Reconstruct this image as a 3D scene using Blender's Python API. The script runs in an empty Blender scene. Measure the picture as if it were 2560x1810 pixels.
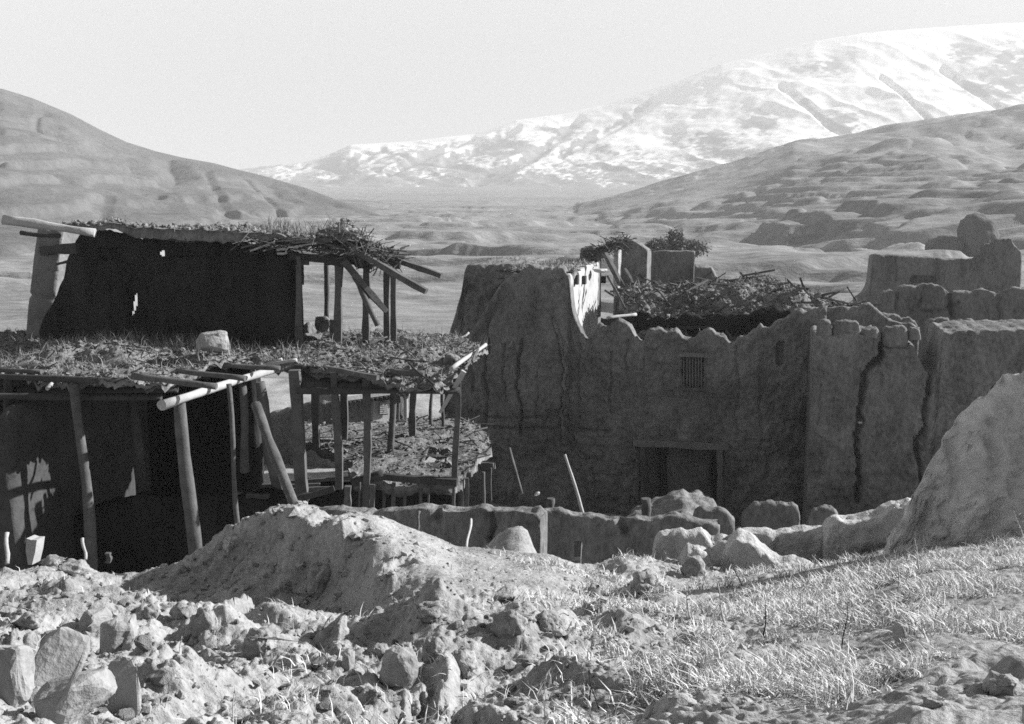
import bpy, math, random, time
import numpy as np
from mathutils import Vector

random.seed(7)
rng = np.random.default_rng(7)
SC = bpy.context.scene
COL = SC.collection

# ------------------------------------------------------------------ camera
F_PX, CX, CY, PITCH = 2600.0, 1280.0, 905.0, math.radians(8.85)
cam_d = bpy.data.cameras.new('camera')
cam_d.sensor_width = 36.0
cam_d.lens = 36.0 * F_PX / 2560.0
cam_d.clip_start = 0.1
cam_d.clip_end = 30000
cam = bpy.data.objects.new('camera', cam_d)
cam.rotation_euler = (math.pi / 2 - PITCH, 0, 0)
COL.objects.link(cam)
SC.camera = cam

# ------------------------------------------------------------------ light
SUN_EL, SUN_AZ = math.radians(26), math.radians(16)      # azimuth counted from +x towards +y
sun_dir = Vector((math.cos(SUN_EL) * math.cos(SUN_AZ), math.cos(SUN_EL) * math.sin(SUN_AZ), math.sin(SUN_EL)))
w = bpy.data.worlds.new('World')
SC.world = w
w.use_nodes = True
nt = w.node_tree
for n in list(nt.nodes):
    nt.nodes.remove(n)
sky = nt.nodes.new('ShaderNodeTexSky')
sky.sky_type = 'NISHITA'
sky.sun_disc = False
sky.sun_elevation = SUN_EL
sky.sun_rotation = math.pi / 2 - SUN_AZ
sky.altitude = 2500
sky.air_density = 1.0
sky.dust_density = 0.7
bw = nt.nodes.new('ShaderNodeRGBToBW')
bg = nt.nodes.new('ShaderNodeBackground')
bg.inputs['Strength'].default_value = 0.044
wo = nt.nodes.new('ShaderNodeOutputWorld')
nt.links.new(sky.outputs[0], bw.inputs[0])
nt.links.new(bw.outputs[0], bg.inputs['Color'])
nt.links.new(bg.outputs[0], wo.inputs['Surface'])
sun_d = bpy.data.lights.new('sun', 'SUN')
sun_d.energy = 5.0
sun_d.angle = math.radians(0.53)
sun_d.color = (1.0, 1.0, 1.0)
sun = bpy.data.objects.new('sun', sun_d)
sun.rotation_euler = sun_dir.to_track_quat('Z', 'Y').to_euler()
sun.location = (60, 20, 60)
COL.objects.link(sun)
vs = SC.view_settings
vs.view_transform = 'Standard'
vs.look = 'None'
vs.gamma = 1.0
vs.use_curve_mapping = False
vs.exposure = 1.7
SC.render.engine = 'CYCLES'
SC.cycles.max_bounces = 6
SC.cycles.diffuse_bounces = 1
SC.cycles.volume_bounces = 0
SC.cycles.volume_step_rate = 1.0
SC.cycles.volume_max_steps = 64
SC.cycles.use_denoising = False
SC.cycles.pixel_filter_type = 'BLACKMAN_HARRIS'
SC.cycles.filter_width = 1.6

# ------------------------------------------------------------------ numeric helpers
CT, ST = math.cos(PITCH), math.sin(PITCH)


def P(px, py, d):
    u, v = (px - CX) / F_PX, (CY - py) / F_PX
    s = d / (CT + v * ST)
    return np.array([u * s, d, (-ST + v * CT) * s])


def zrow(py, d):
    v = (CY - np.asarray(py, float)) / F_PX
    return d * (-ST + v * CT) / (CT + v * ST)


def xcol(px, py, d):
    u = (np.asarray(px, float) - CX) / F_PX
    v = (CY - np.asarray(py, float)) / F_PX
    return u * d / (CT + v * ST)


def _h(ix, iy, iz, seed):
    n = (ix.astype(np.uint32) * np.uint32(374761393) + iy.astype(np.uint32) * np.uint32(668265263)
         + iz.astype(np.uint32) * np.uint32(2147483647) + np.uint32((seed * 974634777 + 12345) & 0xFFFFFFFF))
    n = (n ^ (n >> np.uint32(13))) * np.uint32(1274126177)
    n = n ^ (n >> np.uint32(16))
    n = n * np.uint32(2246822519)
    n = n ^ (n >> np.uint32(15))
    return (n & np.uint32(0xFFFFFF)).astype(np.float32) / np.float32(0x7FFFFF) - 1.0


def vnoise(x, y, z=0.0, seed=0):
    x, y, z = np.broadcast_arrays(np.asarray(x, float), np.asarray(y, float), np.asarray(z, float))
    fx, fy, fz = np.floor(x), np.floor(y), np.floor(z)
    ix, iy, iz = fx.astype(np.int64), fy.astype(np.int64), fz.astype(np.int64)
    tx, ty, tz = x - fx, y - fy, z - fz
    tx = tx * tx * tx * (tx * (tx * 6 - 15) + 10)
    ty = ty * ty * ty * (ty * (ty * 6 - 15) + 10)
    tz = tz * tz * (3 - 2 * tz)
    flat = not np.any(fz != z)

    def plane(k):
        a = _h(ix, iy, iz + k, seed) * (1 - tx) + _h(ix + 1, iy, iz + k, seed) * tx
        b = _h(ix, iy + 1, iz + k, seed) * (1 - tx) + _h(ix + 1, iy + 1, iz + k, seed) * tx
        return a * (1 - ty) + b * ty
    if flat:
        return plane(0)
    return plane(0) * (1 - tz) + plane(1) * tz


def fbm(x, y, z=0.0, oct=4, seed=0, gain=0.5, lac=2.07):
    r, a, f = 0.0, 1.0, 1.0
    x, y = np.asarray(x, float), np.asarray(y, float)
    for k in range(oct):
        c_, s_ = math.cos(.6 + 1.1 * k), math.sin(.6 + 1.1 * k)
        r = r + a * vnoise((x * c_ - y * s_) * f + 17.3 * k, (x * s_ + y * c_) * f - 9.1 * k, np.asarray(z) * f, seed + k)
        a *= gain
        f *= lac
    return r


def sstep(a, b, x):
    t = np.clip((x - a) / (b - a), 0, 1)
    return t * t * (3 - 2 * t)


def crv(pts, x):
    pts = sorted(pts)
    return np.interp(x, [p[0] for p in pts], [p[1] for p in pts])


# ------------------------------------------------------------------ materials
MATS = {}


def mat(name, lo, hi, scale=1.5, bump=0.4, bscale=12.0, rough=0.95, detail=8.0, streak=None, spec=0.03, fine=0.35):
    if name in MATS:
        return MATS[name]
    m = bpy.data.materials.new(name)
    m.use_nodes = True
    t = m.node_tree
    b = t.nodes['Principled BSDF']
    b.inputs['Roughness'].default_value = rough
    b.inputs['Specular IOR Level'].default_value = spec
    tc = t.nodes.new('ShaderNodeTexCoord')
    mp = t.nodes.new('ShaderNodeMapping')
    t.links.new(tc.outputs['Object'], mp.inputs['Vector'])
    if streak:
        mp.inputs['Scale'].default_value = streak
    n1 = t.nodes.new('ShaderNodeTexNoise')
    n1.inputs['Scale'].default_value = scale
    n1.inputs['Detail'].default_value = detail
    n1.inputs['Roughness'].default_value = 0.62
    n2 = t.nodes.new('ShaderNodeTexNoise')
    n2.inputs['Scale'].default_value = bscale
    n2.inputs['Detail'].default_value = 6.0
    n2.inputs['Roughness'].default_value = 0.65
    for n in (n1, n2):
        t.links.new(mp.outputs[0], n.inputs['Vector'])
    mix = t.nodes.new('ShaderNodeMix')
    mix.inputs['Factor'].default_value = fine
    t.links.new(n1.outputs['Fac'], mix.inputs[2])
    t.links.new(n2.outputs['Fac'], mix.inputs[3])
    cr = t.nodes.new('ShaderNodeValToRGB')
    cr.color_ramp.elements[0].position = 0.36
    cr.color_ramp.elements[0].color = (lo, lo, lo, 1)
    cr.color_ramp.elements[1].position = 0.64
    cr.color_ramp.elements[1].color = (hi, hi, hi, 1)
    t.links.new(mix.outputs[0], cr.inputs[0])
    t.links.new(cr.outputs[0], b.inputs['Base Color'])
    bp = t.nodes.new('ShaderNodeBump')
    bp.inputs['Strength'].default_value = bump
    bp.inputs['Distance'].default_value = 0.6 / bscale
    t.links.new(n2.outputs['Fac'], bp.inputs['Height'])
    t.links.new(bp.outputs[0], b.inputs['Normal'])
    MATS[name] = m
    return m


M_MUD = mat('rammed_earth', 0.085, 0.285, 1.1, 0.7, 11, fine=.5, streak=(1, 1, .5))
M_MUD2 = mat('pale_rammed_earth', 0.09, 0.26, 1.1, 0.7, 11, fine=.5, streak=(1, 1, .5))
M_DARKMUD = mat('dark_mud', 0.010, 0.048, 1.2, 0.8, 8, streak=(1, 1, .4))  # very dark mud tone shared by the upper, back and inner walls
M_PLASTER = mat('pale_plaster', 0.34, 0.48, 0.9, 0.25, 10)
M_WOOD = mat('weathered_wood', 0.07, 0.15, 3.0, 0.4, 25)
M_DKWOOD = mat('dark_old_wood', 0.04, 0.08, 3.0, 0.4, 25)
M_PALEWOOD = mat('peeled_pale_wood', 0.30, 0.44, 3.0, 0.3, 25)
M_ROOFDIRT = mat('roof_earth', 0.12, 0.28, 2.5, 1.0, 10)
M_STRAW = mat('dry_straw', 0.18, 0.38, 5, 0.2, 30)
M_GROUND = mat('dusty_earth', 0.19, 0.42, 1.6, 0.9, 22, fine=0.5)
M_YARD = mat('yard_earth', 0.26, 0.38, 0.5, 0.5, 6)
M_STONE = mat('pale_stone', 0.24, 0.36, 2.2, 0.45, 18)
M_CLOD = mat('earth_clod', 0.23, 0.39, 2.5, 0.9, 20)
M_GRASS = mat('frosted_dry_grass', 0.50, 0.80, 3.0, 0.0, 30)
M_WEED = mat('dry_weed_stem', 0.30, 0.42, 3.0, 0.0, 30)
M_LEAF = mat('grey_foliage', 0.28, 0.42, 1.0, 0.0, 9)
M_SCRUB = mat('dark_scrub', 0.14, 0.22, 1.0, 0.0, 9)
M_BARK = mat('bark', 0.08, 0.14, 2.0, 0.5, 12)
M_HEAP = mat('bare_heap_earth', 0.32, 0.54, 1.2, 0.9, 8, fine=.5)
M_HILL = mat('dry_grass_hill', 0.085, 0.16, 0.015, 0.4, 0.3, fine=0.5)
M_VALLEY = mat('dry_valley_fields', 0.145, 0.315, 0.02, 0.5, 0.35, streak=(0.4, 1.2, 1), fine=0.55)
M_CELLAR = mat('dark_side_wall', 0.035, 0.085, 0.9, 0.6, 9)  # dark earth tone of the lower left side wall
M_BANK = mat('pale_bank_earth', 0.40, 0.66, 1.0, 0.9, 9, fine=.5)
M_SIDE = mat('side_wall_earth', 0.14, 0.25, 1.2, 0.6, 9)
M_STUMP = mat('worn_wall_earth', 0.14, 0.27, 1.2, 1.0, 10, fine=.5)
M_BLACK = mat('soot', 0.02, 0.035, 2.0, 0.2, 10)

# ------------------------------------------------------------------ mesh helpers
WORLD_LOC = {}


def new_mesh(name, V, Q=None, T=None, N=None, smooth=True, flat_faces=None):
    V = np.asarray(V, np.float32)
    me = bpy.data.meshes.new(name)
    idx, tot = [], []
    if Q is not None and len(Q):
        Q = np.asarray(Q, np.int32).reshape(-1, 4)
        idx.append(Q.ravel())
        tot.append(np.full(len(Q), 4, np.int32))
    if T is not None and len(T):
        T = np.asarray(T, np.int32).reshape(-1, 3)
        idx.append(T.ravel())
        tot.append(np.full(len(T), 3, np.int32))
    if N:
        for f in N:
            idx.append(np.asarray(f, np.int32))
            tot.append(np.array([len(f)], np.int32))
    idx = np.concatenate(idx)
    tot = np.concatenate(tot)
    me.vertices.add(len(V))
    me.vertices.foreach_set('co', V.ravel())
    me.loops.add(len(idx))
    me.loops.foreach_set('vertex_index', idx)
    me.polygons.add(len(tot))
    st = np.concatenate([[0], np.cumsum(tot)[:-1]]).astype(np.int32)
    me.polygons.foreach_set('loop_start', st)
    me.polygons.foreach_set('loop_total', tot)
    sm = np.full(len(tot), bool(smooth))
    if flat_faces is not None:
        sm[flat_faces:] = False
    me.polygons.foreach_set('use_smooth', sm)
    me.update(calc_edges=True)
    return me


def obj(name, V, mat_, Q=None, T=None, N=None, parent=None, smooth=True, flat_faces=None, origin=None):
    """World-space vertices become ONE mesh object whose origin sits at its base."""
    V = np.asarray(V, float)
    if origin is None:
        lo, hi = V.min(0), V.max(0)
        origin = np.array([(lo[0] + hi[0]) / 2, (lo[1] + hi[1]) / 2, lo[2]])
    o = bpy.data.objects.new(name, new_mesh(name, V - origin, Q, T, N, smooth, flat_faces))
    o.data.materials.append(mat_)
    COL.objects.link(o)
    put(o, origin, parent)
    return o


def put(o, wloc, parent=None):
    wloc = np.asarray(wloc, float)
    WORLD_LOC[o.name] = wloc
    if parent is not None:
        o.parent = parent
        o.location = wloc - WORLD_LOC[parent.name]
    else:
        o.location = wloc


def thing(name, wloc, label, cat, group=None):
    o = bpy.data.objects.new(name, None)
    o.empty_display_size = 0.3
    COL.objects.link(o)
    put(o, wloc)
    return tag(o, label, cat, group)


def tag(o, label=None, cat=None, group=None, kind=None):
    if label:
        o['label'] = label
    if cat:
        o['category'] = cat
    if group:
        o['group'] = group
    if kind:
        o['kind'] = kind
    return o


def tube_geo(p0, p1, r0, r1, n=9, k=6, wob=0.0, seed=0, square=False, twist=0.0):
    p0, p1 = np.asarray(p0, float), np.asarray(p1, float)
    ax = p1 - p0
    L = np.linalg.norm(ax)
    ax = ax / L
    up = np.array([0, 0, 1.0]) if abs(ax[2]) < 0.9 else np.array([1.0, 0, 0])
    a = np.cross(up, ax)
    a /= np.linalg.norm(a)
    b = np.cross(ax, a)
    r = np.random.default_rng(seed + 11)
    if square:
        n = 4
    V = []
    ph = r.uniform(0, 6.28, 4)
    lob = 1 + (0 if square else 0.08) * r.standard_normal(n)
    for i in range(k + 1):
        t = i / k
        c = p0 + (p1 - p0) * t + wob * (a * math.sin(t * 3.3 + ph[0]) + b * math.sin(t * 2.7 + ph[1])) * math.sin(math.pi * t)
        rad = (r0 + (r1 - r0) * t) * (1 + 0.085 * r.standard_normal())
        for j in range(n):
            th = 2 * math.pi * (j + (0.5 if square else 0)) / n + twist
            q = rad * lob[j] * (1.25 if square else 1)
            V.append(c + q * (a * math.cos(th) + b * math.sin(th)))
    Q = []
    for i in range(k):
        for j in range(n):
            j2 = (j + 1) % n
            Q.append((i * n + j, i * n + j2, (i + 1) * n + j2, (i + 1) * n + j))
    N = [list(range(n))[::-1], [k * n + j for j in range(n)]]
    return np.array(V), Q, N


_seed = [100]


def log(name, p0, p1, r0, r1=None, m=None, parent=None, square=False, wob=0.02, n=9, k=6):
    _seed[0] += 1
    V, Q, N = tube_geo(p0, p1, r0, r1 if r1 is not None else r0, n=n, k=k, wob=wob, seed=_seed[0], square=square)
    mid = np.asarray(p0 if p0[2] < p1[2] else p1, float)
    return obj(name, V, m or M_WOOD, Q=Q, N=N, parent=parent, smooth=not square, flat_faces=len(Q), origin=mid)


def plog(name, a, b, wpx, wpx2=None, m=None, parent=None, square=False, wob=0.02):
    """log between two (px, py, depth) ends, thickness given in photo pixels"""
    p0, p1 = P(*a), P(*b)
    r0 = wpx * a[2] / F_PX / 2
    r1 = (wpx2 if wpx2 is not None else wpx) * b[2] / F_PX / 2
    return log(name, p0, p1, r0, r1, m, parent, square, wob)


def grid_faces(nr, nc, off=0, wrap=False):
    i = np.arange(nr - 1)[:, None]
    j = np.arange(nc - 1)[None, :]
    a = i * nc + j + off
    return np.stack([a, a + 1, a + nc + 1, a + nc], -1).reshape(-1, 4)


class Face:
    """a vertical plane through the photo column px0 at depth d0, turned by ang (right end nearer when ang > 0)"""

    def __init__(s, px0, d0, ang, py0=905):
        a = math.radians(ang)
        p = P(px0, py0, d0)
        s.O = p[:2]
        s.D = np.array([math.cos(a), -math.sin(a)])
        s.N = np.array([s.D[1], -s.D[0]])

    def sz(s, px, py):
        u, v = (px - CX) / F_PX, (CY - py) / F_PX
        dx, dy, dz = u, CT + v * ST, -ST + v * CT
        # O + D*t = k*(dx,dy)
        A = np.array([[s.D[0], -dx], [s.D[1], -dy]])
        t, k = np.linalg.solve(A, -s.O)
        return t, k * dz

    def pts(s, lst):
        return [s.sz(*p) for p in lst]

    def at(s, t, z, out=0.0):
        q = s.O + s.D * t + s.N * out
        return np.array([q[0], q[1], z])

    def px(s, px, py, out=0.0):
        t, z = s.sz(px, py)
        return s.at(t, z, out)

    def shifted(s, out):
        f = Face.__new__(Face)
        f.O, f.D, f.N = s.O + s.N * out, s.D, s.N
        return f


def seg_dist(S, Z, pts):
    best = np.full(S.shape, 1e9)
    for (a, b), (c, d) in zip(pts[:-1], pts[1:]):
        vx, vz = c - a, d - b
        L = vx * vx + vz * vz + 1e-9
        t = np.clip(((S - a) * vx + (Z - b) * vz) / L, 0, 1)
        best = np.minimum(best, np.hypot(S - a - t * vx, Z - b - t * vz))
    return best


def mud_wall(name, fc, top, base, thick, m, cell=0.07, amp=0.035, cracks=(), cuts=(), parent=None, seed=1,
             rnd=0.10, batter=0.0, topn=0.05, shape=None, grow=0.0, courses=0.0, rough=0.0, holes=()):
    """one wall of rammed earth: closed sheet with a ragged top edge, carved cracks and recesses.
    top = [(s, z)...] along the face; cracks = [(pts, width, depth)]; cuts = [(s0, s1, z0, z1, depth)]"""
    top = sorted(top)
    s0, s1 = top[0][0], top[-1][0]
    ns = max(6, int((s1 - s0) / cell))
    S = np.linspace(s0, s1, ns + 1)
    Zt = np.interp(S, [p[0] for p in top], [p[1] for p in top])
    Zt = Zt + topn * (fbm(S * 2.3, seed * 7.7, oct=4, seed=seed) + .4 * vnoise(S * 7, seed * 3.3, seed=seed + 3) + .25 * vnoise(S * 17, seed * 1.3, seed=seed + 4))
    Zt = np.maximum(Zt, base + 0.05)
    nz = max(4, int((Zt.max() - base) / cell))
    tt = np.linspace(0, 1, nz + 1) ** 0.9
    SS = np.repeat(S[:, None], nz + 1, 1)
    ZZ = base + (Zt[:, None] - base) * tt[None, :]
    wob = amp * fbm(SS * 1.1, ZZ * 1.1, seed * 3.1, oct=5, seed=seed)
    wob = wob + amp * 1.2 * fbm(SS * 0.35, ZZ * 0.3, seed * 1.7, oct=2, seed=seed + 31)
    if courses:
        wob = wob - 0.018 * np.exp(-(((ZZ + 0.08 * fbm(SS * .5, ZZ * .2, oct=2, seed=seed + 5)) / courses) % 1.0 - 0.5) ** 2 / 0.003) * (0.4 + 0.6 * (vnoise(SS * 0.8, ZZ * 0.7, seed=seed + 77) > 0))
    dz_top = Zt[:, None] - ZZ
    wob = wob + 0.016 * fbm(SS * 4.5, ZZ * 3.2, seed * 2.3, oct=3, seed=seed + 41) - .02 * sstep(.25, .6, fbm(SS * 1.6, ZZ * .5, seed * .9, oct=3, seed=seed + 43))
    if rough:
        wob = wob + rough * np.abs(fbm(SS * 5 + 3, ZZ * 5, oct=4, seed=seed + 61)) - rough * 1.2 * sstep(.1, .5, fbm(SS * 2.2, ZZ * 1.4, oct=3, seed=seed + 63))
    crum = rnd * (.45 + .8 * np.abs(fbm(SS * 3.2, ZZ * 3.2, oct=3, seed=seed + 47)))
    O = wob - crum * np.exp(-dz_top / max(rnd, 0.02)) + batter * np.clip(dz_top, 0, 12)
    for pts, wd, dp in cracks:
        dj = seg_dist(SS + 0.05 * fbm(SS * 3, ZZ * 3, oct=2, seed=seed + 9), ZZ, pts)
        O = O - dp * (1 - sstep(wd * 0.4, wd, dj))
    for c in cuts:
        e = 0.03 * fbm(SS * 3, ZZ * 3, oct=2, seed=seed + 19)
        ins = (SS > c[0] + e) & (SS < c[1] + e) & (ZZ > c[2] + e) & (ZZ < c[3] + e)
        O = np.where(ins, O - c[4], O)
    ends = np.minimum(SS - s0, s1 - SS)
    O = O - rnd * 0.8 * np.exp(-ends / 0.08)
    nk = int(np.clip(thick / .12, 4, 14))
    Ob = -thick + 0.8 * amp * fbm(SS * 1.2, ZZ * 1.2, seed * 5.3 + 50, oct=3, seed=seed + 3) + rnd * np.exp(-dz_top / max(rnd, 0.02)) - grow * dz_top
    if thick < .1:
        Ob = O - thick - grow * dz_top
    rowsO, rowsZ = [O], [ZZ]
    tk = np.linspace(0, 1, nk + 2)[1:-1]
    for q in tk:
        rowsO.append((O[:, -1] * (1 - q) + Ob[:, -1] * q)[:, None])
        rowsZ.append((Zt + 0.25 * rnd * math.sin(math.pi * q) + topn * 1.1 * fbm(S * 4, q * thick * 5 + seed, oct=4, seed=seed + 5) * math.sin(math.pi * min(q * 1.2, .5)))[:, None])
    rowsO.append(Ob[:, ::-1])
    rowsZ.append(ZZ[:, ::-1])
    OO = np.concatenate(rowsO, 1)
    Z2 = np.concatenate(rowsZ, 1)
    nr = OO.shape[1]
    S2 = np.repeat(S[:, None], nr, 1)
    if shape is not None:
        S2, OO, Z2 = shape(S2, OO, Z2)
    X = fc.O[0] + fc.D[0] * S2 + fc.N[0] * OO
    Y = fc.O[1] + fc.D[1] * S2 + fc.N[1] * OO
    V = np.stack([X, Y, Z2], -1).reshape(-1, 3)
    Q = grid_faces(ns + 1, nr)[:, ::-1]
    if holes:
        ii, jj = np.arange(len(Q)) // (nr - 1), np.arange(len(Q)) % (nr - 1)
        jf = np.where(jj < nz, jj, nr - 2 - jj)
        body = (jj < nz) | (jj >= nr - 1 - nz)
        jf = np.clip(jf, 0, nz - 1)
        sc_, zc_ = S[ii] + (S[1] - S[0]) / 2, ZZ[ii, jf]
        kill = np.zeros(len(Q), bool)
        for h in holes:
            kill |= pip(sc_, zc_, h) & body
        Q = Q[~kill]
    # end caps: rows of quads between front and back
    caps = []
    for i in (0, ns):
        for j in range(nz):
            a, b2 = i * nr + j, i * nr + j + 1
            c, d = i * nr + nr - 2 - j, i * nr + nr - 1 - j
            f = (a, b2, c, d)
            caps.append(f if i == 0 else f[::-1])
    N = []
    for i in (0, ns):
        f = [i * nr + nz + q for q in range(nk + 2)]
        N.append(f if i == 0 else f[::-1])
    return obj(name, V, m, Q=np.concatenate([Q, np.array(caps)]), N=N, parent=parent, smooth=True, flat_faces=len(Q))


def pip(x, y, poly):
    poly = np.asarray(poly, float)
    ins = np.zeros(np.shape(x), bool)
    n = len(poly)
    j = n - 1
    for i in range(n):
        xi, yi, xj, yj = poly[i, 0], poly[i, 1], poly[j, 0], poly[j, 1]
        c = ((yi > y) != (yj > y)) & (x < (xj - xi) * (y - yi) / (yj - yi + 1e-12) + xi)
        ins ^= c
        j = i
    return ins


def poly_dist(x, y, poly):
    poly = list(map(tuple, np.asarray(poly)[:, :2]))
    return seg_dist(x, y, poly + [poly[0]])


def slab(name, poly, ztop, thick, m, cell=0.08, jit=0.08, edge=0.08, parent=None, seed=1, under=0.03, holes=()):
    """layer of earth over a plan polygon: ragged outline, lumpy top (ztop(x, y)), thin rounded edges"""
    poly = np.asarray(poly, float)[:, :2]
    lo, hi = poly.min(0) - jit, poly.max(0) + jit
    nx, ny = int((hi[0] - lo[0]) / cell) + 2, int((hi[1] - lo[1]) / cell) + 2
    gx, gy = np.meshgrid(lo[0] + np.arange(nx + 1) * cell, lo[1] + np.arange(ny + 1) * cell, indexing='ij')
    cx, cy = gx[:-1, :-1] + cell / 2, gy[:-1, :-1] + cell / 2
    jx = jit * fbm(cx * 2.2, cy * 2.2, oct=3, seed=seed)
    jy = jit * fbm(cx * 2.2, cy * 2.2, oct=3, seed=seed + 40)
    ins = pip(cx + jx, cy + jy, poly)
    for h in holes:
        ins &= ~pip(cx + jx * .5, cy + jy * .5, h)
    d = poly_dist(gx, gy, poly)
    zt = ztop(gx, gy) - edge * np.exp(-d / 0.12)
    th = thick(gx, gy) if callable(thick) else thick
    zb = zt - th + under * fbm(gx * 3, gy * 3, oct=3, seed=seed + 5) + edge * np.exp(-d / 0.12)
    zb = np.minimum(zb, zt - 0.02)
    used = np.zeros((nx + 1, ny + 1), bool)
    ii, jj = np.nonzero(ins)
    for a, b in ((0, 0), (1, 0), (1, 1), (0, 1)):
        used[ii + a, jj + b] = True
    num = np.full(used.shape, -1)
    num[used] = np.arange(used.sum())
    nu = used.sum()
    V = np.concatenate([np.stack([gx[used], gy[used], zt[used]], -1), np.stack([gx[used], gy[used], zb[used]], -1)])
    q = np.stack([num[ii, jj], num[ii + 1, jj], num[ii + 1, jj + 1], num[ii, jj + 1]], -1)
    Q = [q, q[:, ::-1] + nu]
    pad = np.pad(ins, 1)
    BA, BB = [], []
    for (di, dj, a, b) in ((-1, 0, (0, 1), (0, 0)), (1, 0, (1, 0), (1, 1)), (0, -1, (0, 0), (1, 0)), (0, 1, (1, 1), (0, 1))):
        e = ins & ~pad[1 + di:1 + di + ins.shape[0], 1 + dj:1 + dj + ins.shape[1]]
        i2, j2 = np.nonzero(e)
        A, B = num[i2 + a[0], j2 + a[1]], num[i2 + b[0], j2 + b[1]]
        Q.append(np.stack([B, A, A + nu, B + nu], -1)[:, ::-1])
        BA.append(A)
        BB.append(B)
    BA, BB = np.concatenate(BA), np.concatenate(BB)
    for _ in range(4):
        acc, c_ = np.zeros((nu, 2)), np.zeros(nu)
        np.add.at(acc, BA, V[BB, :2])
        np.add.at(acc, BB, V[BA, :2])
        np.add.at(c_, BA, 1)
        np.add.at(c_, BB, 1)
        on = c_ > 0
        new = .4 * V[:nu][on, :2] + .6 * acc[on] / c_[on][:, None]
        V[:nu][on, :2] = new
        V[nu:][on, :2] = new
    rb = np.random.default_rng(seed + 71).normal(0, 1, (nu, 2)) * cell * .18
    V[nu:, :2] += rb * on[:, None]
    return obj(name, V, m, Q=np.concatenate(Q), parent=parent, smooth=True)


def blades(name, Pt, L, W, m, lean=0.5, parent=None, up=1.0, seed=0, bend=0.35):
    """many thin tapering blades / straws joined as one mesh (two faces each)"""
    r = np.random.default_rng(seed + 5)
    n = len(Pt)
    th = r.uniform(0, 2 * np.pi, n)
    tilt = np.abs(r.normal(0, lean, n))
    d = np.stack([np.sin(tilt) * np.cos(th), np.sin(tilt) * np.sin(th), np.cos(tilt) * up], -1)
    d /= np.linalg.norm(d, axis=1)[:, None] + 1e-9
    ph = r.uniform(0, 2 * np.pi, n)
    side = np.stack([np.cos(ph), np.sin(ph), 0 * ph], -1)
    b2 = np.stack([np.cos(th), np.sin(th), -0.25 + 0 * th], -1) * bend
    L = np.asarray(L)[:, None]
    W = np.asarray(W)[:, None]
    p0 = Pt
    p1 = Pt + d * L * 0.55
    p2 = Pt + (d + b2 * 0.6) * L
    V = np.stack([p0 - side * W / 2, p0 + side * W / 2, p1 - side * W * .38, p1 + side * W * .38, p2], 1).reshape(-1, 3)
    k = np.arange(n)[:, None] * 5
    Q = k + np.array([[0, 1, 3, 2]])
    T = k + np.array([[2, 3, 4]])
    return obj(name, V, m, Q=Q, T=T, parent=parent, smooth=False)


def sticks(name, Pt, L, W, m, tilt=0.25, parent=None, seed=0):
    """scattered twigs: thin three-sided bars in random directions, joined as one mesh"""
    r = np.random.default_rng(seed + 3)
    n = len(Pt)
    th = r.uniform(0, 2 * np.pi, n)
    el = r.normal(0, tilt, n)
    d = np.stack([np.cos(th) * np.cos(el), np.sin(th) * np.cos(el), np.sin(el)], -1)
    s = np.stack([-np.sin(th), np.cos(th), 0 * th], -1)
    u = np.cross(d, s)
    L = np.asarray(L)[:, None]
    W = np.asarray(W)[:, None]
    V = []
    for e in (-0.5, 0.5):
        for q in range(3):
            a = q * 2.094
            V.append(Pt + d * L * e + (s * math.cos(a) + u * math.sin(a)) * W / 2)
    V = np.stack(V, 1).reshape(-1, 3)
    k = np.arange(n)[:, None] * 6
    Q = np.concatenate([k + np.array([[a, (a + 1) % 3, (a + 1) % 3 + 3, a + 3]]) for a in range(3)])
    T = np.concatenate([k + np.array([[2, 1, 0]]), k + np.array([[3, 4, 5]])])
    return obj(name, V, m, Q=Q, T=T, parent=parent, smooth=False)


_g = (1 + 5 ** .5) / 2
_OCT_V = np.array([[-1, _g, 0], [1, _g, 0], [-1, -_g, 0], [1, -_g, 0], [0, -1, _g], [0, 1, _g], [0, -1, -_g], [0, 1, -_g], [_g, 0, -1], [_g, 0, 1], [-_g, 0, -1], [-_g, 0, 1]], float) / 1.9
_OCT_F = np.array([[0, 11, 5], [0, 5, 1], [0, 1, 7], [0, 7, 10], [0, 10, 11], [1, 5, 9], [5, 11, 4], [11, 10, 2], [10, 7, 6], [7, 1, 8],
                   [3, 9, 4], [3, 4, 2], [3, 2, 6], [3, 6, 8], [3, 8, 9], [4, 9, 5], [2, 4, 11], [6, 2, 10], [8, 6, 7], [9, 8, 1]])


def lumps(name, Pt, R, m, parent=None, seed=0, flat=0.7):
    """many small clods joined as one mesh (twenty faces each)"""
    r = np.random.default_rng(seed + 13)
    n = len(Pt)
    V = _OCT_V[None] * (1 + 0.20 * r.standard_normal((n, 12, 1)))
    V = V + 0.07 * r.standard_normal((n, 12, 3))
    V = V * r.uniform(.8, 1.2, (n, 1, 3))
    V[:, :, 2] *= flat
    th = r.uniform(0, 6.28, n)
    c, s = np.cos(th)[:, None], np.sin(th)[:, None]
    X = V[:, :, 0] * c - V[:, :, 1] * s
    Y = V[:, :, 0] * s + V[:, :, 1] * c
    V = np.stack([X, Y, V[:, :, 2]], -1) * np.asarray(R)[:, None, None] + Pt[:, None, :]
    T = (np.arange(n)[:, None, None] * 12 + _OCT_F[None]).reshape(-1, 3)
    return obj(name, V.reshape(-1, 3), m, T=T, parent=parent, smooth=False)


import bmesh


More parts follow.
